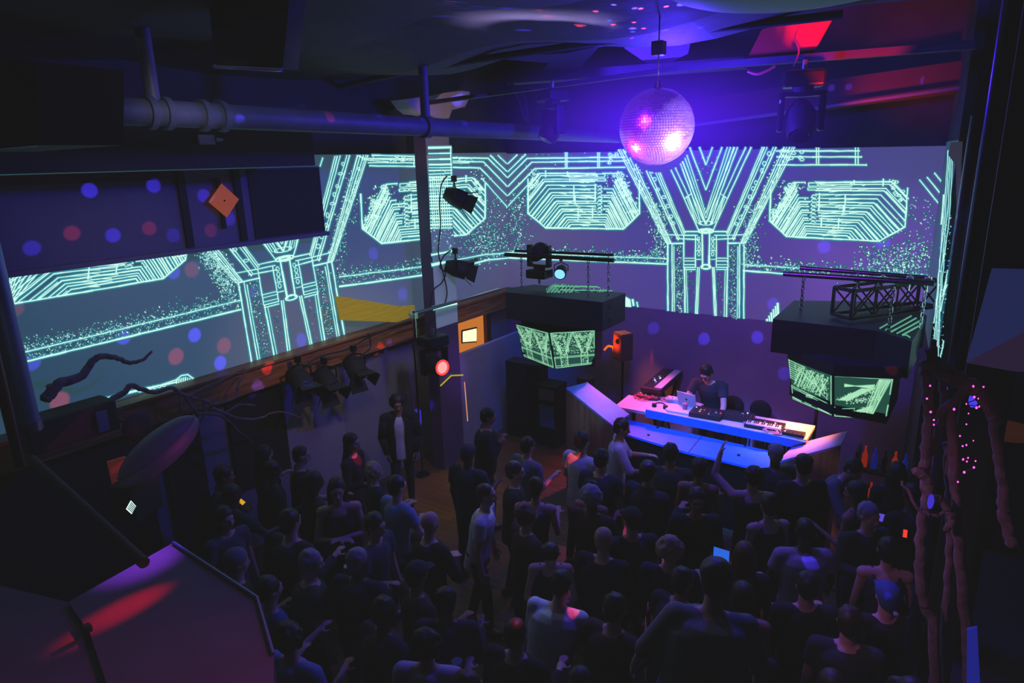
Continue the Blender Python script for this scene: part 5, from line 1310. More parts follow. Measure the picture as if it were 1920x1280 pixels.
def person(label, px, py, pose, head=0, face=None, skin='fair', hair='black', shirt='black', scale=1.0, group=None, z0=0, at=None, trousers=None, vox=.013, face_parts=False, extra=None):
    """px, py: where the head sits in the photograph; face: direction looked at (room angle, degrees from +Y, clockwise)"""
    key = repr(sorted(pose.items(), key=lambda k: k[0]))+str(vox)
    if key not in cache: cache[key] = build_person(pose, vox)
    r = cache[key]; hd = r['_head']
    az = math.radians(face if face is not None else 0)
    Rz = Matrix.Rotation(-az, 3, 'Z')
    if at is None:
        q = AZ(px, py, z0+hd.z*scale); o_ = Rz @ V((hd.x, hd.y, 0))*scale; at = V((q.x-o_.x, q.y-o_.y, z0))
    t = thing('person', label, 'person', at, group); t.rotation_euler = (0, 0, -az); t.scale = (scale,)*3
    parts = [('body', SK[skin]), ('shirt', clm(shirt)), ('trousers', trousers or M_jean), ('shoes', M_shoe)]
    if 'hair' in r: parts.append(('hair', HRC[hair] if pose.get('hair') not in ('cap', 'beanie') else clm(hair)))
    if face_parts: parts += [('eyes', M_eye), ('mouth', M_lip)]
    for n_, m_ in parts:
        me = r[n_]
        if not me.materials: me.materials.append(m_)
        nm = n_ if not (n_ == 'hair' and pose.get('hair') in ('cap', 'beanie')) else 'hat'
        ob = bpy.data.objects.new(nm, me); C.objects.link(ob); ob.parent = t
        ob.material_slots[0].link = 'OBJECT'; ob.material_slots[0].material = m_
    def W(p): return at+(Rz @ V(p))*scale
    return t, W, r
A_DN = ((-.15, .02, -1), (-.05, .25, -1)); A_DR = ((.15, .02, -1), (.05, .25, -1))
HOLD_R = ((.2, .1, -1), (-.1, 1, .35)); HOLD_L = ((-.2, .1, -1), (.1, 1, .35))
FRONT_R = ((.25, .35, -1), (-.7, .6, .1)); FRONT_L = ((-.25, .35, -1), (.7, .6, .05))
UP_R = ((.5, .5, .5), (-.1, .3, 1)); UP_L = ((-.4, .6, .3), (.1, .5, 1))
OUT_R = ((.4, .5, -.7), (.2, 1, .1)); OUT_L = ((-.35, .55, -.75), (-.1, 1, .0))
CROSS_R = ((.25, .2, -1), (-1, .55, .15)); CROSS_L = ((-.25, .2, -1), (1, .5, .2))
def booth(px, py):
    q = AZ(px, py, 1.63); return math.degrees(math.atan2(-3.0-q.x, 9.7-q.y))
named = []
def P_(label, px, py, pose, face=None, **k):
    if face is None: face = booth(px, py)
    elif face == 'cam': q = AZ(px, py, 1.63); face = math.degrees(math.atan2(-q.x, -q.y))
    t, W, r = person(label, px, py, pose, face=face, **k)
    named.append((t.location.xy.copy(), px, py, r, t.location.copy(), face, k.get('scale', 1.0))); return t, W, r
# DJ
dj_pose = dict(lean=24, hpitch=42, hyaw=14, L=((-.22, .45, -.9), (-.02, .72, -.72)), R=((.32, .45, -.8), (-.12, .75, -.62)), sleeve='short', hair='short', curl=.35, seed=4)
d_ = (AY(1330, 697, 9.75)-V((0, 0, 0)))
r_ = build_person(dj_pose, .0085); cache[repr(sorted(dj_pose.items(), key=lambda k: k[0]))+'0.0085'] = r_
sc = (AY(1328, 700, 9.62).z)/r_['_head'].z
facing = 180
at = V((d_.x+r_['_head'].x*sc, 9.62+r_['_head'].y*sc, 0))
t, W, r = person('person playing behind the booth, dark T-shirt and glasses, bent over the mixer', 0, 0, dj_pose, face=facing, skin='fair', hair='black', shirt='charcoal', scale=sc, at=at, vox=.0085, face_parts=True)
hd = r['_head']; gl = MB()
Hd = Matrix.Rotation(-math.radians(14), 3, 'Z') @ Matrix.Rotation(-math.radians(42), 3, 'X')
for sx in (-1, 1): gl.tube([hd+Hd @ V((sx*.032+.023*math.cos(k*PI/6), .093, .012+.017*math.sin(k*PI/6))) for k in range(13)], .0025, 5)
gl.tube([hd+Hd @ V((-.01, .095, .014)), hd+Hd @ V((.01, .095, .014))], .0025, 5)
for sx in (-1, 1): gl.tube([hd+Hd @ V((sx*.055, .092, .014)), hd+Hd @ V((sx*.078, 0, .014))], .0025, 5)
me = gl.mesh('glasses'); me.materials.append(M_black); o = bpy.data.objects.new('glasses', me); C.objects.link(o); o.parent = t
# man at the booth corner with hands out
P_('person in a white patterned shirt at the booth corner, hands held out', 1166, 802, dict(lean=4, hpitch=18, hyaw=0, L=((-.2, .5, -.9), (.0, 1, -.05)), R=((.25, .45, -.9), (-.1, 1, -.1)), sleeve='half', hair='short', seed=9, curl=.5), face=62, skin='tan', shirt='striped white', vox=.009, face_parts=True, hair='black')
# standing by the wall facing the camera
P_('person in an open dark jacket over a white shirt standing against the pale wall', 746, 757, dict(lean=0, hpitch=14, L=((-.2, -.05, -1), (.25, .3, -1)), R=((.2, -.05, -1), (-.25, .3, -1)), sleeve='long', hair='curly', seed=3), face='cam', skin='tan', shirt='white', vox=.011, face_parts=True, hair='black')
# jacket over the white shirt
def jacket(t, W, r, pose):
    mb = MB(); sp = V((0, 0, 1)); pel = V((0, 0, .93))
    n = 22
    prof = [(-.16, .2, .155), (0, .19, .15), (.15, .178, .14), (.32, .195, .15), (.42, .195, .14), (.48, .15, .115), (.515, .1, .09)]
    vs = []
    for a, w, d_ in prof:
        for k in range(n+1):
            an = math.radians(90+22)+math.radians(316)*k/n; vs.append(pel+V((w*math.cos(an), d_*math.sin(an), a)))
    fs = []
    for i in range(len(prof)-1):
        for k in range(n): a_ = i*(n+1)+k; fs.append((a_, a_+1, a_+n+2, a_+n+1))
    mb.add(vs, fs)
    for s_ in (-1, 1):
        u, f_ = [V(q).normalized() for q in (pose['L'] if s_ < 0 else pose['R'])]
        sh_ = V((s_*.19, 0, .93+.475)); e = sh_+u*.29; w_ = e+f_*.245
        mb.cap(sh_, e, .08, .066, 14); mb.ell(e, .066); mb.cone(e, w_, .066, .052, 14); mb.cap(sh_, sh_+V((-s_*.1, 0, .03)), .078, .07, 12)
    me = mb.mesh('jacket', smooth=True); me.materials.append(clm('black')); o = bpy.data.objects.new('jacket', me); C.objects.link(o); o.parent = t
    sd = o.modifiers.new('thick', 'SOLIDIFY'); sd.thickness = .008; sd.offset = 1
jp = dict(L=((-.2, -.05, -1), (.25, .3, -1)), R=((.2, -.05, -1), (-.25, .3, -1)))
o_ = [c for c in bpy.data.objects if c.get('label', '').startswith('person in an open dark jacket')][0]; jacket(o_, None, None, jp)
# white T-shirt man walking
P_('person in a white crew neck T-shirt turned side on in the open lane', 912, 928, dict(lean=11, hpitch=4, hyaw=-8, L=((-.12, -.05, -1), (-.05, .2, -1)), R=((.12, -.1, -1), (.05, .15, -1)), sleeve='short', hair='buzz', step=.12), face=66, skin='fair', hair='brown', shirt='white', vox=.01, face_parts=True)
P_('bald person in a black top seen from behind at the foot of the lane', 808, 981, dict(hpitch=10, L=FRONT_L, R=FRONT_R, sleeve='long', hair='bald'), shirt='black', big=0) if False else P_('bald person in a black top seen from behind at the foot of the lane', 806, 981, dict(hpitch=10, L=FRONT_L, R=FRONT_R, sleeve='long', hair='bald', big=1), shirt='black')
P_('person with long dark hair looking sideways, red light on the chest', 660, 830, dict(hpitch=5, L=A_DN, R=HOLD_R, sleeve='long', hair='long', fem=1), face=70, shirt='maroon', hair='black', face_parts=True)
P_('person with curly blond hair among dark dressed dancers near the wall', 703, 884, dict(hpitch=5, L=A_DN, R=HOLD_R, sleeve='long', hair='curly', fem=1, seed=5), face=30, shirt='charcoal', hair='blond', scale=0.92)
P_('person in a pale blue shirt with a bright blue light on the shoulder', 745, 912, dict(hpitch=8, L=HOLD_L, R=FRONT_R, sleeve='short', hair='short', seed=6), face=10, shirt='pale blue', hair='black')
P_('person in black with a raised hand at his chin, near the tall black cabinet', 915, 781, dict(hpitch=16, L=A_DN, R=((.3, .2, -1), (-.6, .6, .9)), sleeve='long', hair='short', seed=12, big=1), face=50, shirt='black', skin='tan')
P_('person in a grey T-shirt seen from behind next to the white T-shirt dancer', 990, 836, dict(hpitch=12, L=A_DN, R=HOLD_R, sleeve='short', hair='short', seed=2), face=15, shirt='grey', hair='brown', scale=0.95)
P_('white T-shirt person with a red glow on the back, before the plywood booth side', 1092, 827, dict(hpitch=8, L=HOLD_L, R=A_DR, sleeve='short', hair='short', seed=7), face=10, shirt='white', hair='black', scale=1.02)
P_('person in dark clothes in profile behind the white T-shirt dancers', 966, 884, dict(hpitch=5, L=A_DN, R=CROSS_R, sleeve='long', hair='short', seed=13), face=60, shirt='black', hair='brown', face_parts=True)
P_('person with hair tied up at the booth corner, below the outstretched hands', 1110, 918, dict(hpitch=10, L=A_DN, R=HOLD_R, sleeve='tank', hair='bun', fem=1), shirt='black', hair='black', skin='tan', scale=0.9)
P_('person in a dark suit with a blue lit collar beside the booth front', 1216, 885, dict(hpitch=6, L=A_DN, R=HOLD_R, sleeve='long', collar=1, hair='short', seed=15), face=12, shirt='navy', hair='brown', scale=1.05)
P_('person with bare shoulders and a red lit neck, centred before the booth', 1311, 878, dict(hpitch=10, L=A_DN, R=HOLD_R, sleeve='tank', hair='short', fem=1, seed=16), shirt='black', skin='tan', hair='brown')
P_('person with dark hair raising a pale arm before the booth shelf', 1412, 893, dict(hpitch=4, L=((-.5, .5, .4), (.25, .2, 1)), R=A_DR, sleeve='tank', hair='short', seed=17), shirt='black', skin='fair', hair='black')
P_('tall person in black standing before the booth wing board', 1505, 872, dict(hpitch=6, L=A_DN, R=A_DR, sleeve='long', hair='short', seed=18), shirt='black', scale=1.05)
P_('person in a grey long sleeved top leaning over the bar by the tree', 1600, 880, dict(lean=32, hpitch=30, L=((-.2, .5, -1), (0, 1, -.5)), R=((.2, .6, -1), (0, 1, -.4)), sleeve='long', hair='short', seed=19), face=110, shirt='grey', hair='black')
P_('person with a reddish lit face turned back from the booth', 1306, 938, dict(hpitch=5, L=A_DN, R=HOLD_R, sleeve='long', hair='short', seed=20), face=150, shirt='black', skin='tan', face_parts=True)
P_('person with a close shaved blond head in black, middle of the floor', 1132, 1012, dict(hpitch=6, L=A_DN, R=A_DR, sleeve='long', hair='buzz', big=1), shirt='black', hair='blond')
P_('person with light curly hair in a navy top, right of the shaved blond head', 1257, 1030, dict(hpitch=6, L=A_DN, R=HOLD_R, sleeve='long', hair='curly', seed=22), shirt='navy', hair='blond')
P_('person with short dark hair bending the head down, face lit pink', 1032, 1040, dict(hpitch=42, L=FRONT_L, R=FRONT_R, sleeve='tank', hair='short', fem=1, seed=23), face='cam', shirt='black', hair='brown', face_parts=True, scale=0.93)
P_('person with auburn long hair facing the booth in front of a blue lit phone', 1395, 1040, dict(hpitch=6, L=A_DN, R=HOLD_R, sleeve='long', hair='long', fem=1, seed=24), shirt='black', hair='red')
P_('broad person in a lilac shirt with bare dark head, seen from behind', 1508, 995, dict(hpitch=14, L=((-.3, .1, -1), (-.2, .7, -.8)), R=((.3, .1, -1), (.2, .7, -.8)), sleeve='short', hair='buzz', big=1, loose=.02), shirt='lilac', skin='dark', hair='black')
P_('person with a dark head in front of the lilac shirt', 1512, 1098, dict(hpitch=6, L=A_DN, R=HOLD_R, sleeve='long', hair='short', seed=26), shirt='black')
P_('person in a loose white shirt with a pink light on the shoulder, bending sideways', 1052, 1096, dict(lean=12, side=8, hpitch=20, L=A_DN, R=((.3, .3, -1), (.1, 1, -.6)), sleeve='half', hair='short', seed=27, loose=.03, big=1), shirt='white', hair='black', face=-18)
P_('person with a red lit shaved head in black, near the bottom centre', 968, 1188, dict(hpitch=6, L=A_DN, R=HOLD_R, sleeve='long', hair='buzz', big=1), shirt='black', hair='brown')
P_('person with dark hair and a white pink lit T-shirt, cut by the bottom edge', 800, 1208, dict(hpitch=6, L=A_DN, R=HOLD_R, sleeve='short', hair='curly', seed=29), shirt='white', hair='black', face=-25)
P_('person with a round dark head and pale blue shirt by the kiosk corner', 545, 1196, dict(hpitch=8, L=HOLD_L, R=HOLD_R, sleeve='short', hair='curly', seed=30), shirt='pale blue', hair='black', face=-10)
P_('person in a blue shirt half hidden behind the kiosk edge', 506, 1106, dict(hpitch=6, L=A_DN, R=HOLD_R, sleeve='short', hair='short', seed=31), shirt='blue', hair='black', face=10)
P_('person in a grey knitted beanie next to the kiosk edge', 444, 1055, dict(hpitch=6, L=A_DN, R=HOLD_R, sleeve='long', hair='beanie'), shirt='black', hair='grey', face=20, scale=1)
P_('person in a tank top with arms folded, facing the camera in the crowd', 632, 918, dict(hpitch=8, L=CROSS_L, R=CROSS_R, sleeve='tank', hair='long', fem=1, seed=33), face='cam', shirt='black', hair='brown', face_parts=True, scale=1.04)
P_('large person in dark clothes with light catching the shoulders, beside the tank top', 545, 978, dict(hpitch=6, L=A_DN, R=HOLD_R, sleeve='long', hair='short', big=1, seed=34), shirt='charcoal', hair='black', scale=1.06, face=-5)
P_('person in a floral shirt near the blue shoulder light', 704, 985, dict(hpitch=10, L=A_DN, R=HOLD_R, sleeve='short', hair='short', seed=35), shirt='floral', hair='brown', face=80)
P_('person in a floral top close to the oval lantern', 422, 972, dict(hpitch=6, L=A_DN, R=HOLD_R, sleeve='short', hair='long', fem=1, seed=36), shirt='floral', hair='brown', face=90)
P_('big person in a loose blue grey top at the bottom edge, neck lit red', 1343, 1088, dict(lean=8, side=9, hpitch=18, hyaw=15, L=((-.5, .1, -.8), (-.2, .5, -1)), R=((.35, .1, -1), (.1, .3, -1)), sleeve='half', hair='short', big=1, loose=.05, seed=37), shirt='grey', hair='black', skin='fair', scale=1.1, face=-30, z0=.7)
P_('person in a blue lit cap standing near the bar', 1663, 1118, dict(hpitch=6, L=A_DN, R=HOLD_R, sleeve='long', hair='cap'), shirt='black', hair='blue', face=-25)
P_('person with grey white hair holding a drink low on the left of the floor', 640, 1116, dict(hpitch=10, L=A_DN, R=HOLD_R, sleeve='long', hair='short', seed=41, grip=.5), shirt='charcoal', hair='brown', face=60) if False else None
rp = [q for q in bpy.data.objects if q.get('label', '').startswith('big person in a loose')][0].location
struct('floor_riser', MB().box((rp.x, rp.y, .35), (1.1, .8, .7)), M_black)
# the dark crowd
lane = [(792, 850), (808, 900), (822, 960), (838, 1050)]
desc_h = {'short': 'short', 'long': 'long', 'curly': 'curly', 'bun': 'bun', 'pony': 'ponytailed', 'buzz': 'cropped', 'beanie': 'beanie', 'cap': 'cap', 'bald': 'bald'}
poses = []
for i_, (h, sl_, fm, bg, a_) in enumerate([('short', 'long', 0, 0, (A_DN, HOLD_R)), ('long', 'long', 1, 0, (A_DN, HOLD_R)), ('short', 'short', 0, 1, (A_DN, A_DR)), ('pony', 'short', 1, 0, (HOLD_L, A_DR)), ('curly', 'long', 0, 0, (FRONT_L, FRONT_R)), ('short', 'long', 0, 1, (CROSS_L, CROSS_R)), ('long', 'tank', 1, 0, (HOLD_L, A_DR)), ('buzz', 'short', 0, 0, (A_DN, OUT_R)), ('bun', 'tank', 1, 0, (A_DN, HOLD_R)), ('cap', 'short', 0, 0, (A_DN, HOLD_R))]):
    poses.append(dict(hair=h, sleeve=sl_, fem=fm, big=bg, L=a_[0], R=a_[1], seed=50+i_, hpitch=6+2*(i_ % 4), hyaw=(-12, 0, 10)[i_ % 3], lean=2+2*(i_ % 3)))
marks = [((912, 928), 'the walking white T-shirt'), ((806, 981), 'the bald person'), ((545, 978), 'the large dark person'), ((1052, 1096), 'the loose white shirt'), ((1132, 1012), 'the shaved blond head'), ((1257, 1030), 'the light curly hair'), ((1508, 995), 'the lilac shirt'), ((1335, 1100), 'the blue grey top'), ((968, 1188), 'the red lit shaved head'), ((1077, 827), 'the red lit T-shirt'), ((1505, 872), 'the booth wing board'), ((455, 1062), 'the grey beanie'), ((800, 1208), 'the pink lit T-shirt'), ((1395, 1040), 'the auburn hair'), ((704, 985), 'the floral shirt'), ((1663, 1118), 'the blue lit cap'), ((632, 918), 'the folded arms'), ((1600, 880), 'the leaning person'), ((545, 1196), 'the kiosk corner shirt'), ((1299, 880), 'the red lit neck')]
from mathutils.bvhtree import BVHTree
def getkey(pose, vox): return repr(sorted(pose.items(), key=lambda k: k[0]))+str(vox)
def bvh_of(r, at, az, s):
    Rz = Matrix.Rotation(-math.radians(az), 3, 'Z'); vs = []; fs = []
    for n_ in ('body', 'shirt', 'trousers', 'shoes', 'hair'):
        if n_ not in r: continue
        o_ = len(vs); vs += [at+(Rz @ v.co)*s for v in r[n_].vertices]; fs += [tuple(i+o_ for i in p.vertices) for p in r[n_].polygons]
    return at.xy.copy(), BVHTree.FromPolygons(vs, fs)
bvs = [bvh_of(q[3], q[4], q[5], q[6]) for q in named]
def hits(ps, at, az, s):
    key = getkey(ps, .013)
    if key not in cache: cache[key] = build_person(ps, .013)
    h = bvh_of(cache[key], at, az, s)
    for c_, b_ in bvs:
        if (c_-h[0]).length < 1.3 and b_.overlap(h[1]): return None
    return h
cnt_try = lambda x, y: False
rg = random.Random(77); used = {}; cnt = 0; tries = 0; pts_ = [q[0] for q in named]+[rp.xy+V((.35, 0)), rp.xy+V((-.35, 0)), rp.xy+V((0, .35)), rp.xy+V((0, -.3))]+[AY(1668, 900, 7.9).xy, AY(1668, 900, 7.9).xy+V((.3, 0)), V((.3, 7.9))]
nfill = 62
while cnt < nfill and tries < 16000:
    tries += 1
    x = rg.uniform(-6.6, .15); y = rg.uniform(2.3, 8.3)
    hx_, hy_ = PR((x, y, 1.64)); fx_, fy_ = PR((x, y, .2))
    if not (395 < hx_ < 1735 and 850 < hy_ < 1300): continue
    if y > 7.6 and -4.3 < x < -1.4: continue
    if y > 6.6 and x < -5.6: continue
    if x > -.12 and y > 4.4: continue
    if y < 2.9 and x < -2.6: continue
    if hx_ < 545 and hy_ > 1015+.66*(hx_-325)-40: continue        # kiosk
    if min((V((x, y))-p_).length for p_ in pts_) < .4: continue
    bad = False
    for lx, ly in lane:
        if fy_ > ly > hy_-30:
            t_ = (ly-hy_)/(fy_-hy_); bxp = hx_+(fx_-hx_)*t_
            if abs(bxp-lx) < 44: bad = True
    # leave the lit heads free of nearer ones
    for (mx_, my_), nm_ in marks+[((1028, 860), ''), ((1166, 830), ''), ((746, 790), ''), ((1052, 1150), ''), ((895, 1000), ''), ((890, 1060), ''), ((900, 1030), ''), ((1050, 1190), ''), ((1508, 1050), ''), ((672, 840), ''), ((1290, 1180), ''), ((1230, 1150), ''), ((1260, 1230), ''), ((1350, 1180), ''), ((925, 1010), ''), ((932, 1065), ''), ((1352, 1045), ''), ((545, 1230), ''), ((745, 960), ''), ((1207, 900), ''), ((1412, 900), ''), ((1032, 1040), ''), ((1299, 905), '')]:
        if abs(hx_-mx_) < 38 and -75 < (hy_-my_) < 42: bad = True
    if bad or cnt_try(x, y): continue
    k = rg.randrange(len(poses)); ps = poses[k]
    sh_ = rg.choice(['black', 'black', 'charcoal', 'navy', 'black', 'brown', 'maroon', 'green', 'charcoal', 'navy'])
    hc = rg.choice(['black', 'brown', 'black', 'brown', 'black', 'red', 'grey'] if ps['hair'] not in ('cap',) else ['black', 'charcoal'])
    fc_ = booth(hx_, hy_)+rg.uniform(-35, 35)+(160 if rg.random() < .12 else 0)
    (mx_, my_), nm_ = min(marks, key=lambda q: (q[0][0]-hx_)**2+(q[0][1]-hy_)**2)
    rel = 'behind' if my_-hy_ > 35 else 'in front of' if hy_-my_ > 35 else 'bar side of' if hx_ > mx_ else 'column side of'
    top_ = {'long': 'sleeved top', 'short': 'T-shirt', 'tank': 'tank top'}[ps['sleeve']]
    hn = desc_h[ps['hair']]
    who = {'cap': '%s capped dancer' % hc, 'buzz': '%s cropped dancer' % hc}.get(ps['hair'], '%s %s haired dancer' % (hn, hc))
    lab = '%s in %s %s, %s %s' % (who, sh_, top_, rel, nm_)
    if lab in used: continue
    hv = hits(ps, V((x, y, 0)), fc_, 1.0)
    if hv is None: continue
    bvs.append(hv); used[lab] = 1
    person(lab, hx_, hy_, ps, face=fc_, skin=rg.choice(['fair', 'tan', 'fair', 'dark']), hair=hc, shirt=sh_, scale=1.0, at=V((x, y, 0)), group='dancers crowding the dark floor')
    pts_.append(V((x, y))); cnt += 1
for i_ in range(len(named)):
    for j_ in range(i_): 
        dd_ = (named[i_][0]-named[j_][0]).length
        if dd_ < .5: pass
        if dd_ < 1.3 and i_ < len(named) and bvs[i_][1].overlap(bvs[j_][1]): print('HIT', named[i_][1:3], named[j_][1:3], round(dd_, 2))
print('crowd', cnt, 'named', len(named))
# phones and cups in the crowd
def phone(px, py, label, col, rot, sz=(.075, .15), z=1.3):
    q = AZ(px, py, z); R = Euler(rot).to_matrix(); t = thing('phone', label, 'phone', q)
    MB().cbox(q, (sz[0], .01, sz[1]), .004, R).build('case', M_black, t)
    MB().cbox(q+R @ V((0, -.0065, 0)), (sz[0]*.88, .003, sz[1]*.92), .001, R).build('screen', emi('screen '+label[:8], col, 1.0), t)
phone(1352, 1040, 'blue lit phone screen held up before the auburn hair', (40, 100, 220), (-.9, .3, .5), (.17, .12), 1.35)
phone(1697, 1000, 'small device with a red lit display on the bar side', (255, 60, 50), (-.5, 0, .1), (.04, .08), 1.3)
phone(1658, 972, 'violet glowing screen on the bar', (90, 70, 200), (-1.0, .2, .5), (.2, .1), 1.3)
phone(1450, 1135, 'tiny lilac phone light near the lilac shirt', (90, 60, 200), (-.6, 0, .3), (.03, .05), 1.2)
phone(452, 940, 'small yellow lit screen low by the dark wall opening', (210, 160, 40), (-1.1, .6, .3), (.1, .05), 1.3)
def cup(px, py, z, label):
    c = AZ(px, py, z); mb = MB(); mb.rings([(c, V((1, 0, 0)), V((0, 1, 0)), .03, .03), (c+V((0, 0, .11)), V((1, 0, 0)), V((0, 1, 0)), .042, .042)])
    t = tag(mb.build('cup', mat('clear plastic cup', (110, 115, 130), .15), smooth=True), label, 'cup')
cup(591, 1136, 1.25, 'clear plastic cup held low in the crowd beside the kiosk')
cup(858, 1262, 1.25, 'clear cup with a straw by the pink lit white T-shirt')
cup(655, 1080, 1.25, 'clear plastic cup held in the crowd under the bald person')

# ------------------------------------------------------------------ light
w = bpy.data.worlds.new('world'); bpy.context.scene.world = w; w.use_nodes = True
w.node_tree.nodes['Background'].inputs[0].default_value = (.004, .004, .008, 1); w.node_tree.nodes['Background'].inputs[1].default_value = 1
BLUE = (.05, .08, 1); VIO = (.22, .06, 1); PUR = (.55, .17, .85); MAG = (1, .05, .35); RED = (1, .02, .03); UV = (.02, .12, 1)
# added dim fill: from the roof, and for the projected walls' glow
area('fill_roof', (-3.2, 5.4, 5.8), (-3.2, 5.4, 0), (.42, .4, 1), 5.4, 6, 6)
area('fill_left', (-6.6, 4.5, 3.9), (-3, 5.0, 1.0), (.25, .75, .9), 3.5, 5, .8)
area('fill_back', (-3.5, 10.1, 3.6), (-3.4, 6, 1.2), (.35, .5, 1), 4, 5, .8)
# wash on the back wall
spot('wash_back_a', (-3.0, 6.6, 5.7), (-3.0, 10.6, 1.6), PUR, 109.616, 70, 1, .2)
spot('wash_back_b', (-2.0, 5.0, 5.6), (-1.2, 10.6, 1.6), (.75, .1, .8), 110.4, 45, 1, .2)
spot('wash_back_c', (-3.5, 5.2, 5.6), (-6.2, 10.6, 2.9), (1, .08, .4), 114, 30, 1, .2)
spot('wash_back_v', (BC.x-.1, BC.y+.6, 5.6), AY(1290, 345, YB), (.10, .02, 1), 190, 62, 1, .15)
spot('wash_left', (-3.0, 3.0, 5.6), (-7.37, 4.5, 4.4), (.5, .62, .8), 23.04, 60, 1, .2)
spot('wash_left_low', (-3.5, 6.0, 5.6), (-7.3, 7.6, 1.2), (.65, .58, .75), 198, 50, 1, .2)
spot('door_glow', (-6.0, 9.6, 3.9), (-7.0, 8.4, .8), (1, .45, .12), 30, 60, 1, .1)
spot('part_blue', (-5.6, 8.6, 4.4), (-6.7, 9.9, 1.2), (.03, .12, 1), 325, 40, 1, .1)
# upper roof glow
point('roof_blue', (-2.6, 6.6, 5.5), (.06, .02, 1), 264, .1)
spot('roof_drape_blue', (-4.4, 7.6, 4.9), (-3.6, 8.6, 6.4), (.08, .02, 1), 1000, 60, .7, .05)
spot('roof_drape_red', (-1.15, 6.6, 5.3), (-1.2, 7.8, 6.3), (1, .01, .04), 216, 58, .4, .05)
spot('ceil_dim', (-3, 3.5, 4.2), (-3, 4.2, 5.95), (.3, .25, 1), 2.625, 150, 1, .3)
spot('beam_red', (-1.6, 8.4, 5.0), (-.9, 9.9, 5.75), (1, .02, .06), 96, 50, 1, .05)
spot('bracket_fill', (-4.0, 5.6, 4.5), (-6.6, 7.9, 5.3), (.8, .45, .7), 160, 24, .6, .05)  # added spot to brighten the column bracket
spot('bulk_wash', (-3.8, 2.6, 5.5), (-7.1, 3.6, 4.4), (.6, .5, .75), 40, 50, 1, .2)
spot('pole_fill', (-2.0, .9, 4.4), (-3.6, 1.1, 4.0), (.4, .5, 1), 3, 30, 1, .05)  # small added spot to lift the metal pole, no fixture there
def ball_l(ax_, ay_):
    # a lamp seen mirrored at this place of the ball
    f0 = (BC-CAM).normalized(); r0 = f0.cross(V((0, 0, 1))).normalized(); u0 = r0.cross(f0)
    n = (r0*ax_-u0*ay_-f0*math.sqrt(1-ax_*ax_-ay_*ay_)).normalized(); v = -f0
    return (n*(2*n.dot(v))-v).normalized(), BC+n*BRd
spot('rail_warm', (-4.6, 4.6, 4.0), (-7.2, 5.6, 2.35), (1, .6, .4), 64, 60, 1, .1)  # added warm spot on the timber rail
spot('wing_light', (-2.7, 7.7, 2.5), AZ(1525, 836, 1.2), (.55, .4, 1), 180, 14, .7, .05)  # added spots brightening the two wing boards
spot('wing_fill_b', (-2.4, 6.4, 4.6), AZ(1120, 757, 1.4), (.2, .4, 1), 390, 12, .7, .05)
spot('lantern_mag', (-3.6, 4.2, 1.9), AX(330, 850, -5.6), (1, .04, .5), 60, 16, 1, .05)
spot('big_man', (-3.4, 4.6, 4.6), rp+V((0, 0, 1.4)), (.4, .38, 1), 40, 26, 1, .05)
spot('lilac_shirt', (-2.0, 6.4, 4.6), (-.95, 5.6, 1.3), (.45, .3, 1), 40, 16, 1, .05)  # added spot to brighten the lilac shirt
# ball
l_, n_ = ball_l(.42, .37)
spot('ball_white', BC+l_*2.3, n_, (.6, .5, 1), 39600, 7, 1, .3)
l_, n_ = ball_l(-.52, .5)
spot('ball_pink', BC+l_*2.3, n_, (1, .1, .45), 1470, 11, 1, .2)
spot('ball_vio', (-2.6, 3.2, 5.8), BC+V((0, 0, .1)), (.35, .03, 1), 2903.04, 18, .5, .7)
# booth
spot('booth_uv', (-2.6, 5.6, 5.2), (-2.7, 8.7, 1.0), (.01, .16, 1), 2700, 28, .6, .1)
spot('booth_pink', (-4.3, 9.9, 3.0), (-3.9, 9.1, 1.2), (1, .08, .45), 322.56, 75, 1, .05)
spot('booth_red', (-4.75, 9.6, 1.9), (-4.2, 9.2, 1.2), (1, .02, .03), 36, 70, 1, .03)
spot('booth_vio', (-2.9, 7.4, 4.2), (-2.9, 9.3, 1.2), (.6, .3, 1), 126, 46, 1, .1)
spot('booth_orange', (-1.2, 9.7, 2.3), (-1.6, 9.2, 1.2), (1, .3, .04), 560, 50, 1, .05)
spot('booth_mag', (-1.5, 9.9, 2.6), (-2.0, 9.2, 1.2), (1, .03, .45), 90, 60, 1, .05)
spot('spk_red', (-5.6, 9.3, 2.4), (q0.x, q0.y, q0.z), (1, .05, .01), 1152, 15, 1, .03)
spot('spk_top', (q0.x-.4, 9.9, 3.2), (q0.x, q0.y, q0.z+.2), (1, .2, .02), 216, 30, .6, .03)
spot('dj_pink', (-4.4, 9.2, 2.2), (-3.2, 9.7, 1.45), (1, .1, .5), 32, 30, .8, .05)
# crowd
spot('crowd_blue', (-3.4, 8.2, 5.0), (-2.8, 4.5, 1.2), (.3, .35, 1), 44.2, 90, 1, .2)
spot('crowd_pink', (-6.0, 5.0, 4.6), (-2.6, 4.4, 1.4), (.8, .25, .6), 21, 80, 1, .2)
spot('lane_warm', (-6.2, 8.6, 3.6), (-6.0, 6.9, 0), (1, .55, .2), 104, 34, .8, .1)
k1 = AZ(150, 1185, 2.2); k2 = AZ(310, 1100, 2.2); kd = (k2-k1).normalized()
spot('kiosk_red', k2+kd*2.6+V((0, 0, 1.25)), (k1+k2)/2, (1, .0, .05), 1125, 5.5, 1, .03)
spot('kiosk_wash', (-1.2, 3.0, 4.1), (-3.0, 1.2, 2.2), (.55, .1, .45), 127.4, 46, 1, .2)
spot('kiosk_vio', (-4.6, 3.6, 4.6), AZ(262, 1052, 2.2), (.2, .05, 1), 1260, 12, 1, .05)
spot('tree_mag', (-1.4, 3.2, 3.6), (.1, 4.6, 2.2), (.6, .2, .65), 63, 60, 1, .1)
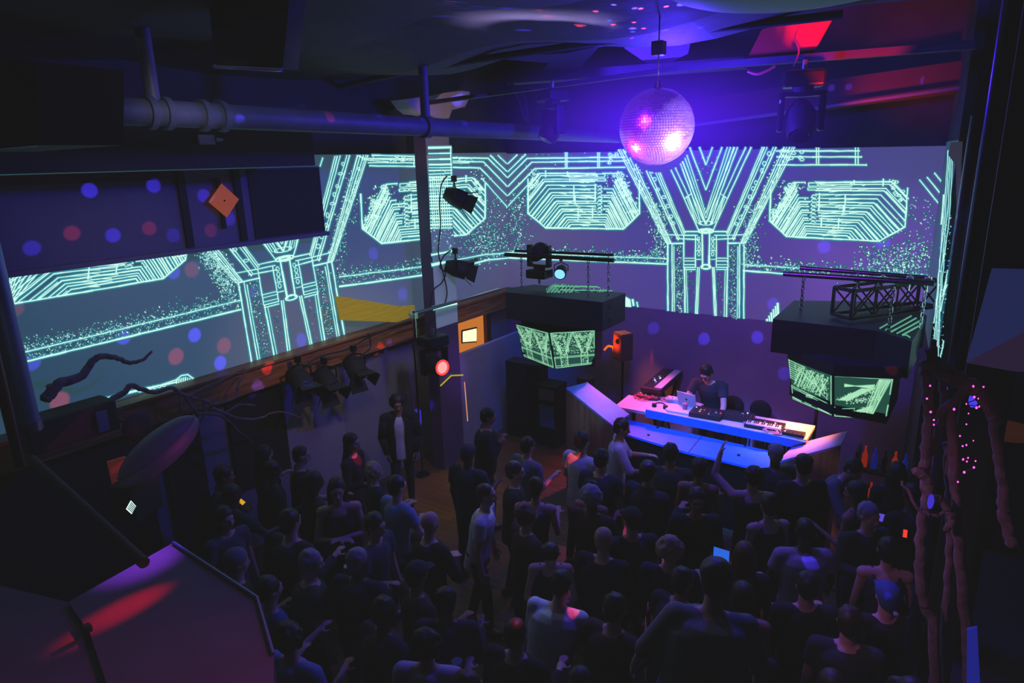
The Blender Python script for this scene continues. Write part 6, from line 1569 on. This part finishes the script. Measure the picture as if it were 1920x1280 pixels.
spot('tree_blue', (-1.4, 5.6, 4.2), (.1, 4.7, 1.6), (.15, .08, 1), 126, 60, 1, .1)
spot('tall_blue', (-3.0, 7.4, 4.8), (-6.72, 8.1, 1.6), (.4, .1, 1), 360, 12, 1, .05)
spot('white_man', (-4.4, 7.4, 4.2), (-3.95, 4.9, 1.2), (.4, .4, 1), 115.2, 22, .8, .05)
spot('white_shirt', (-3.6, 5.6, 4.4), (-2.4, 3.95, 1.2), (.25, .4, 1), 108, 18, .8, .05)
spot('man_booth', (-2.4, 6.6, 4.2), (-3.4, 7.2, 1.3), (.5, .3, 1), 60, 18, .8, .05)
spot('tee_pair', (-3.0, 8.6, 4.8), (-4.0, 6.6, 1.3), (.5, .35, .9), 48, 30, .8, .05)
# mirror ball reflections thrown round the room: narrow beams starting at the ball
def dot(pos, col, pw=9.0, wpx=26):
    d = (pos-BC); dist = d.length; d.normalize(); s = BC+d*(BRd+.03)
    dc = (pos-CAM).length; ang = 2*math.degrees(math.atan(wpx/2/F*dc/(dist-.3)))
    spot('mirror_beam', s, pos, col, pw*max(.12, (dist/5)**2)*(180 if col[2] > .5 else 90), max(1.0, ang), .55, .004)
BL = (.08, .05, 1); RD = (1, .06, .1)
for px, py, p_ in ((168, 357, 1.3), (288, 348, 1), (382, 367, .8), (212, 441, 1), (60, 465, .7), (430, 410, .5), (325, 441, .4)): dot(AX(px, py, bx), BL, 7*p_)
for px, py, p_ in ((135, 437, 1), (280, 428, .8), (395, 432, .5)): dot(AX(px, py, bx), RD, 5*p_)
for px, py, p_ in ((232, 632, 1), (365, 628, 1.2), (413, 680, 1.2), (325, 510, .7), (565, 637, .6), (480, 545, .5), (700, 475, .4), (755, 552, .4), (60, 680, .8)): dot(AX(px, py, XL), BL, 9*p_)
for px, py, p_ in ((330, 668, 1), (420, 648, .8), (112, 752, 1.2), (360, 505, .5), (25, 578, .5)): dot(AX(px, py, XL), RD, 6*p_, 30)
dot(AX(500, 690, -7.2), RD, 14, 24); dot(AX(482, 725, -7.2), BL, 14, 26)
dot(AX(528, 757, XL+.06), BL, 10, 22); dot(AX(786, 778, -7.3), BL, 12, 30); dot(AX(783, 812, -7.3), BL, 7, 22); dot(AX(713, 650, -7.2), RD, 10, 18); dot(AX(730, 643, -7.2), BL, 8, 18)
for px, py, p_ in ((1545, 463, .7), (1655, 455, .7), (1320, 635, .8), (1420, 632, .8), (1450, 570, .6), (1470, 700, .4), (1225, 615, .5), (1012, 360, .2), (1575, 432, .4)): dot(AY(px, py, YB), BL, 8*p_, 24)
for px, py in ((1558, 165), (1590, 163), (1632, 156), (1675, 162), (1735, 150)): dot(AY(px, py, 9.8), BL, 9, 12 if px < 1700 else 18)
rg = random.Random(12)
for k in range(34):
    px = rg.uniform(850, 1330); py = rg.uniform(-10, 62)
    if py > 62-(px-900)*.04: continue
    dot(AZ(px, py, 5.95), BL if k % 5 else RD, rg.uniform(2, 6)*(10 if px > 950 else 5), rg.uniform(9, 20))
for px, py in ((1112, 12), (1200, 6), (1185, 24), (1143, 30), (1250, 4), (1204, 32), (1180, 52)): dot(AZ(px, py, 5.95), RD, 70, 10)
for px, py in ((603, 218),): dot(AX(px, py, -5), RD, 6, 22)
for px, py in ((702, 212), (785, 218), (865, 228), (425, 222)): dot(AX(px, py, -5), BL, 6, 18)
dot(AX(857, 183, -6.62)+V((0, 0, 0)), BL, 9, 34)
for px, py, z_, c_, p_ in ((718, 945, 1.35, BL, 16), (1072, 868, 1.35, RD, 12), (1046, 876, 1.4, RD, 10), (1215, 925, 1.4, BL, 9), (1072, 1163, 1.35, RD, 9), (965, 1178, 1.7, RD, 6), (1355, 1120, 1.45, RD, 5), (1665, 1122, 1.7, BL, 10), (1516, 1045, 1.45, BL, 8), (1745, 945, 1.6, BL, 10), (669, 862, 1.4, RD, 7), (1810, 833, 1.8, RD, 7), (1015, 985, 1.4, RD, 7), (952, 1003, 1.4, BL, 7), (1818, 1230, 1.6, BL, 8), (22, 910, 2.5, BL, 6), (500, 1062, 1.5, BL, 6)):
    dot(AZ(px, py, z_), c_, p_, 26)

sc_ = bpy.context.scene
sc_.view_settings.view_transform = 'Standard'; sc_.view_settings.look = 'None'; sc_.view_settings.exposure = 0; sc_.view_settings.gamma = 1
sc_.cycles.max_bounces = 5; sc_.cycles.diffuse_bounces = 2; sc_.cycles.glossy_bounces = 3; sc_.cycles.volume_bounces = 0; sc_.cycles.transparent_max_bounces = 6
sc_.cycles.sample_clamp_indirect = 2.0
sc_.cycles.volume_max_steps = 32; sc_.cycles.volume_step_rate = 2.0
sc_.view_settings.use_curve_mapping = True
cm = sc_.view_settings.curve_mapping; cv = cm.curves[3]
cv.points[0].location = (0, .0075); cm.update()
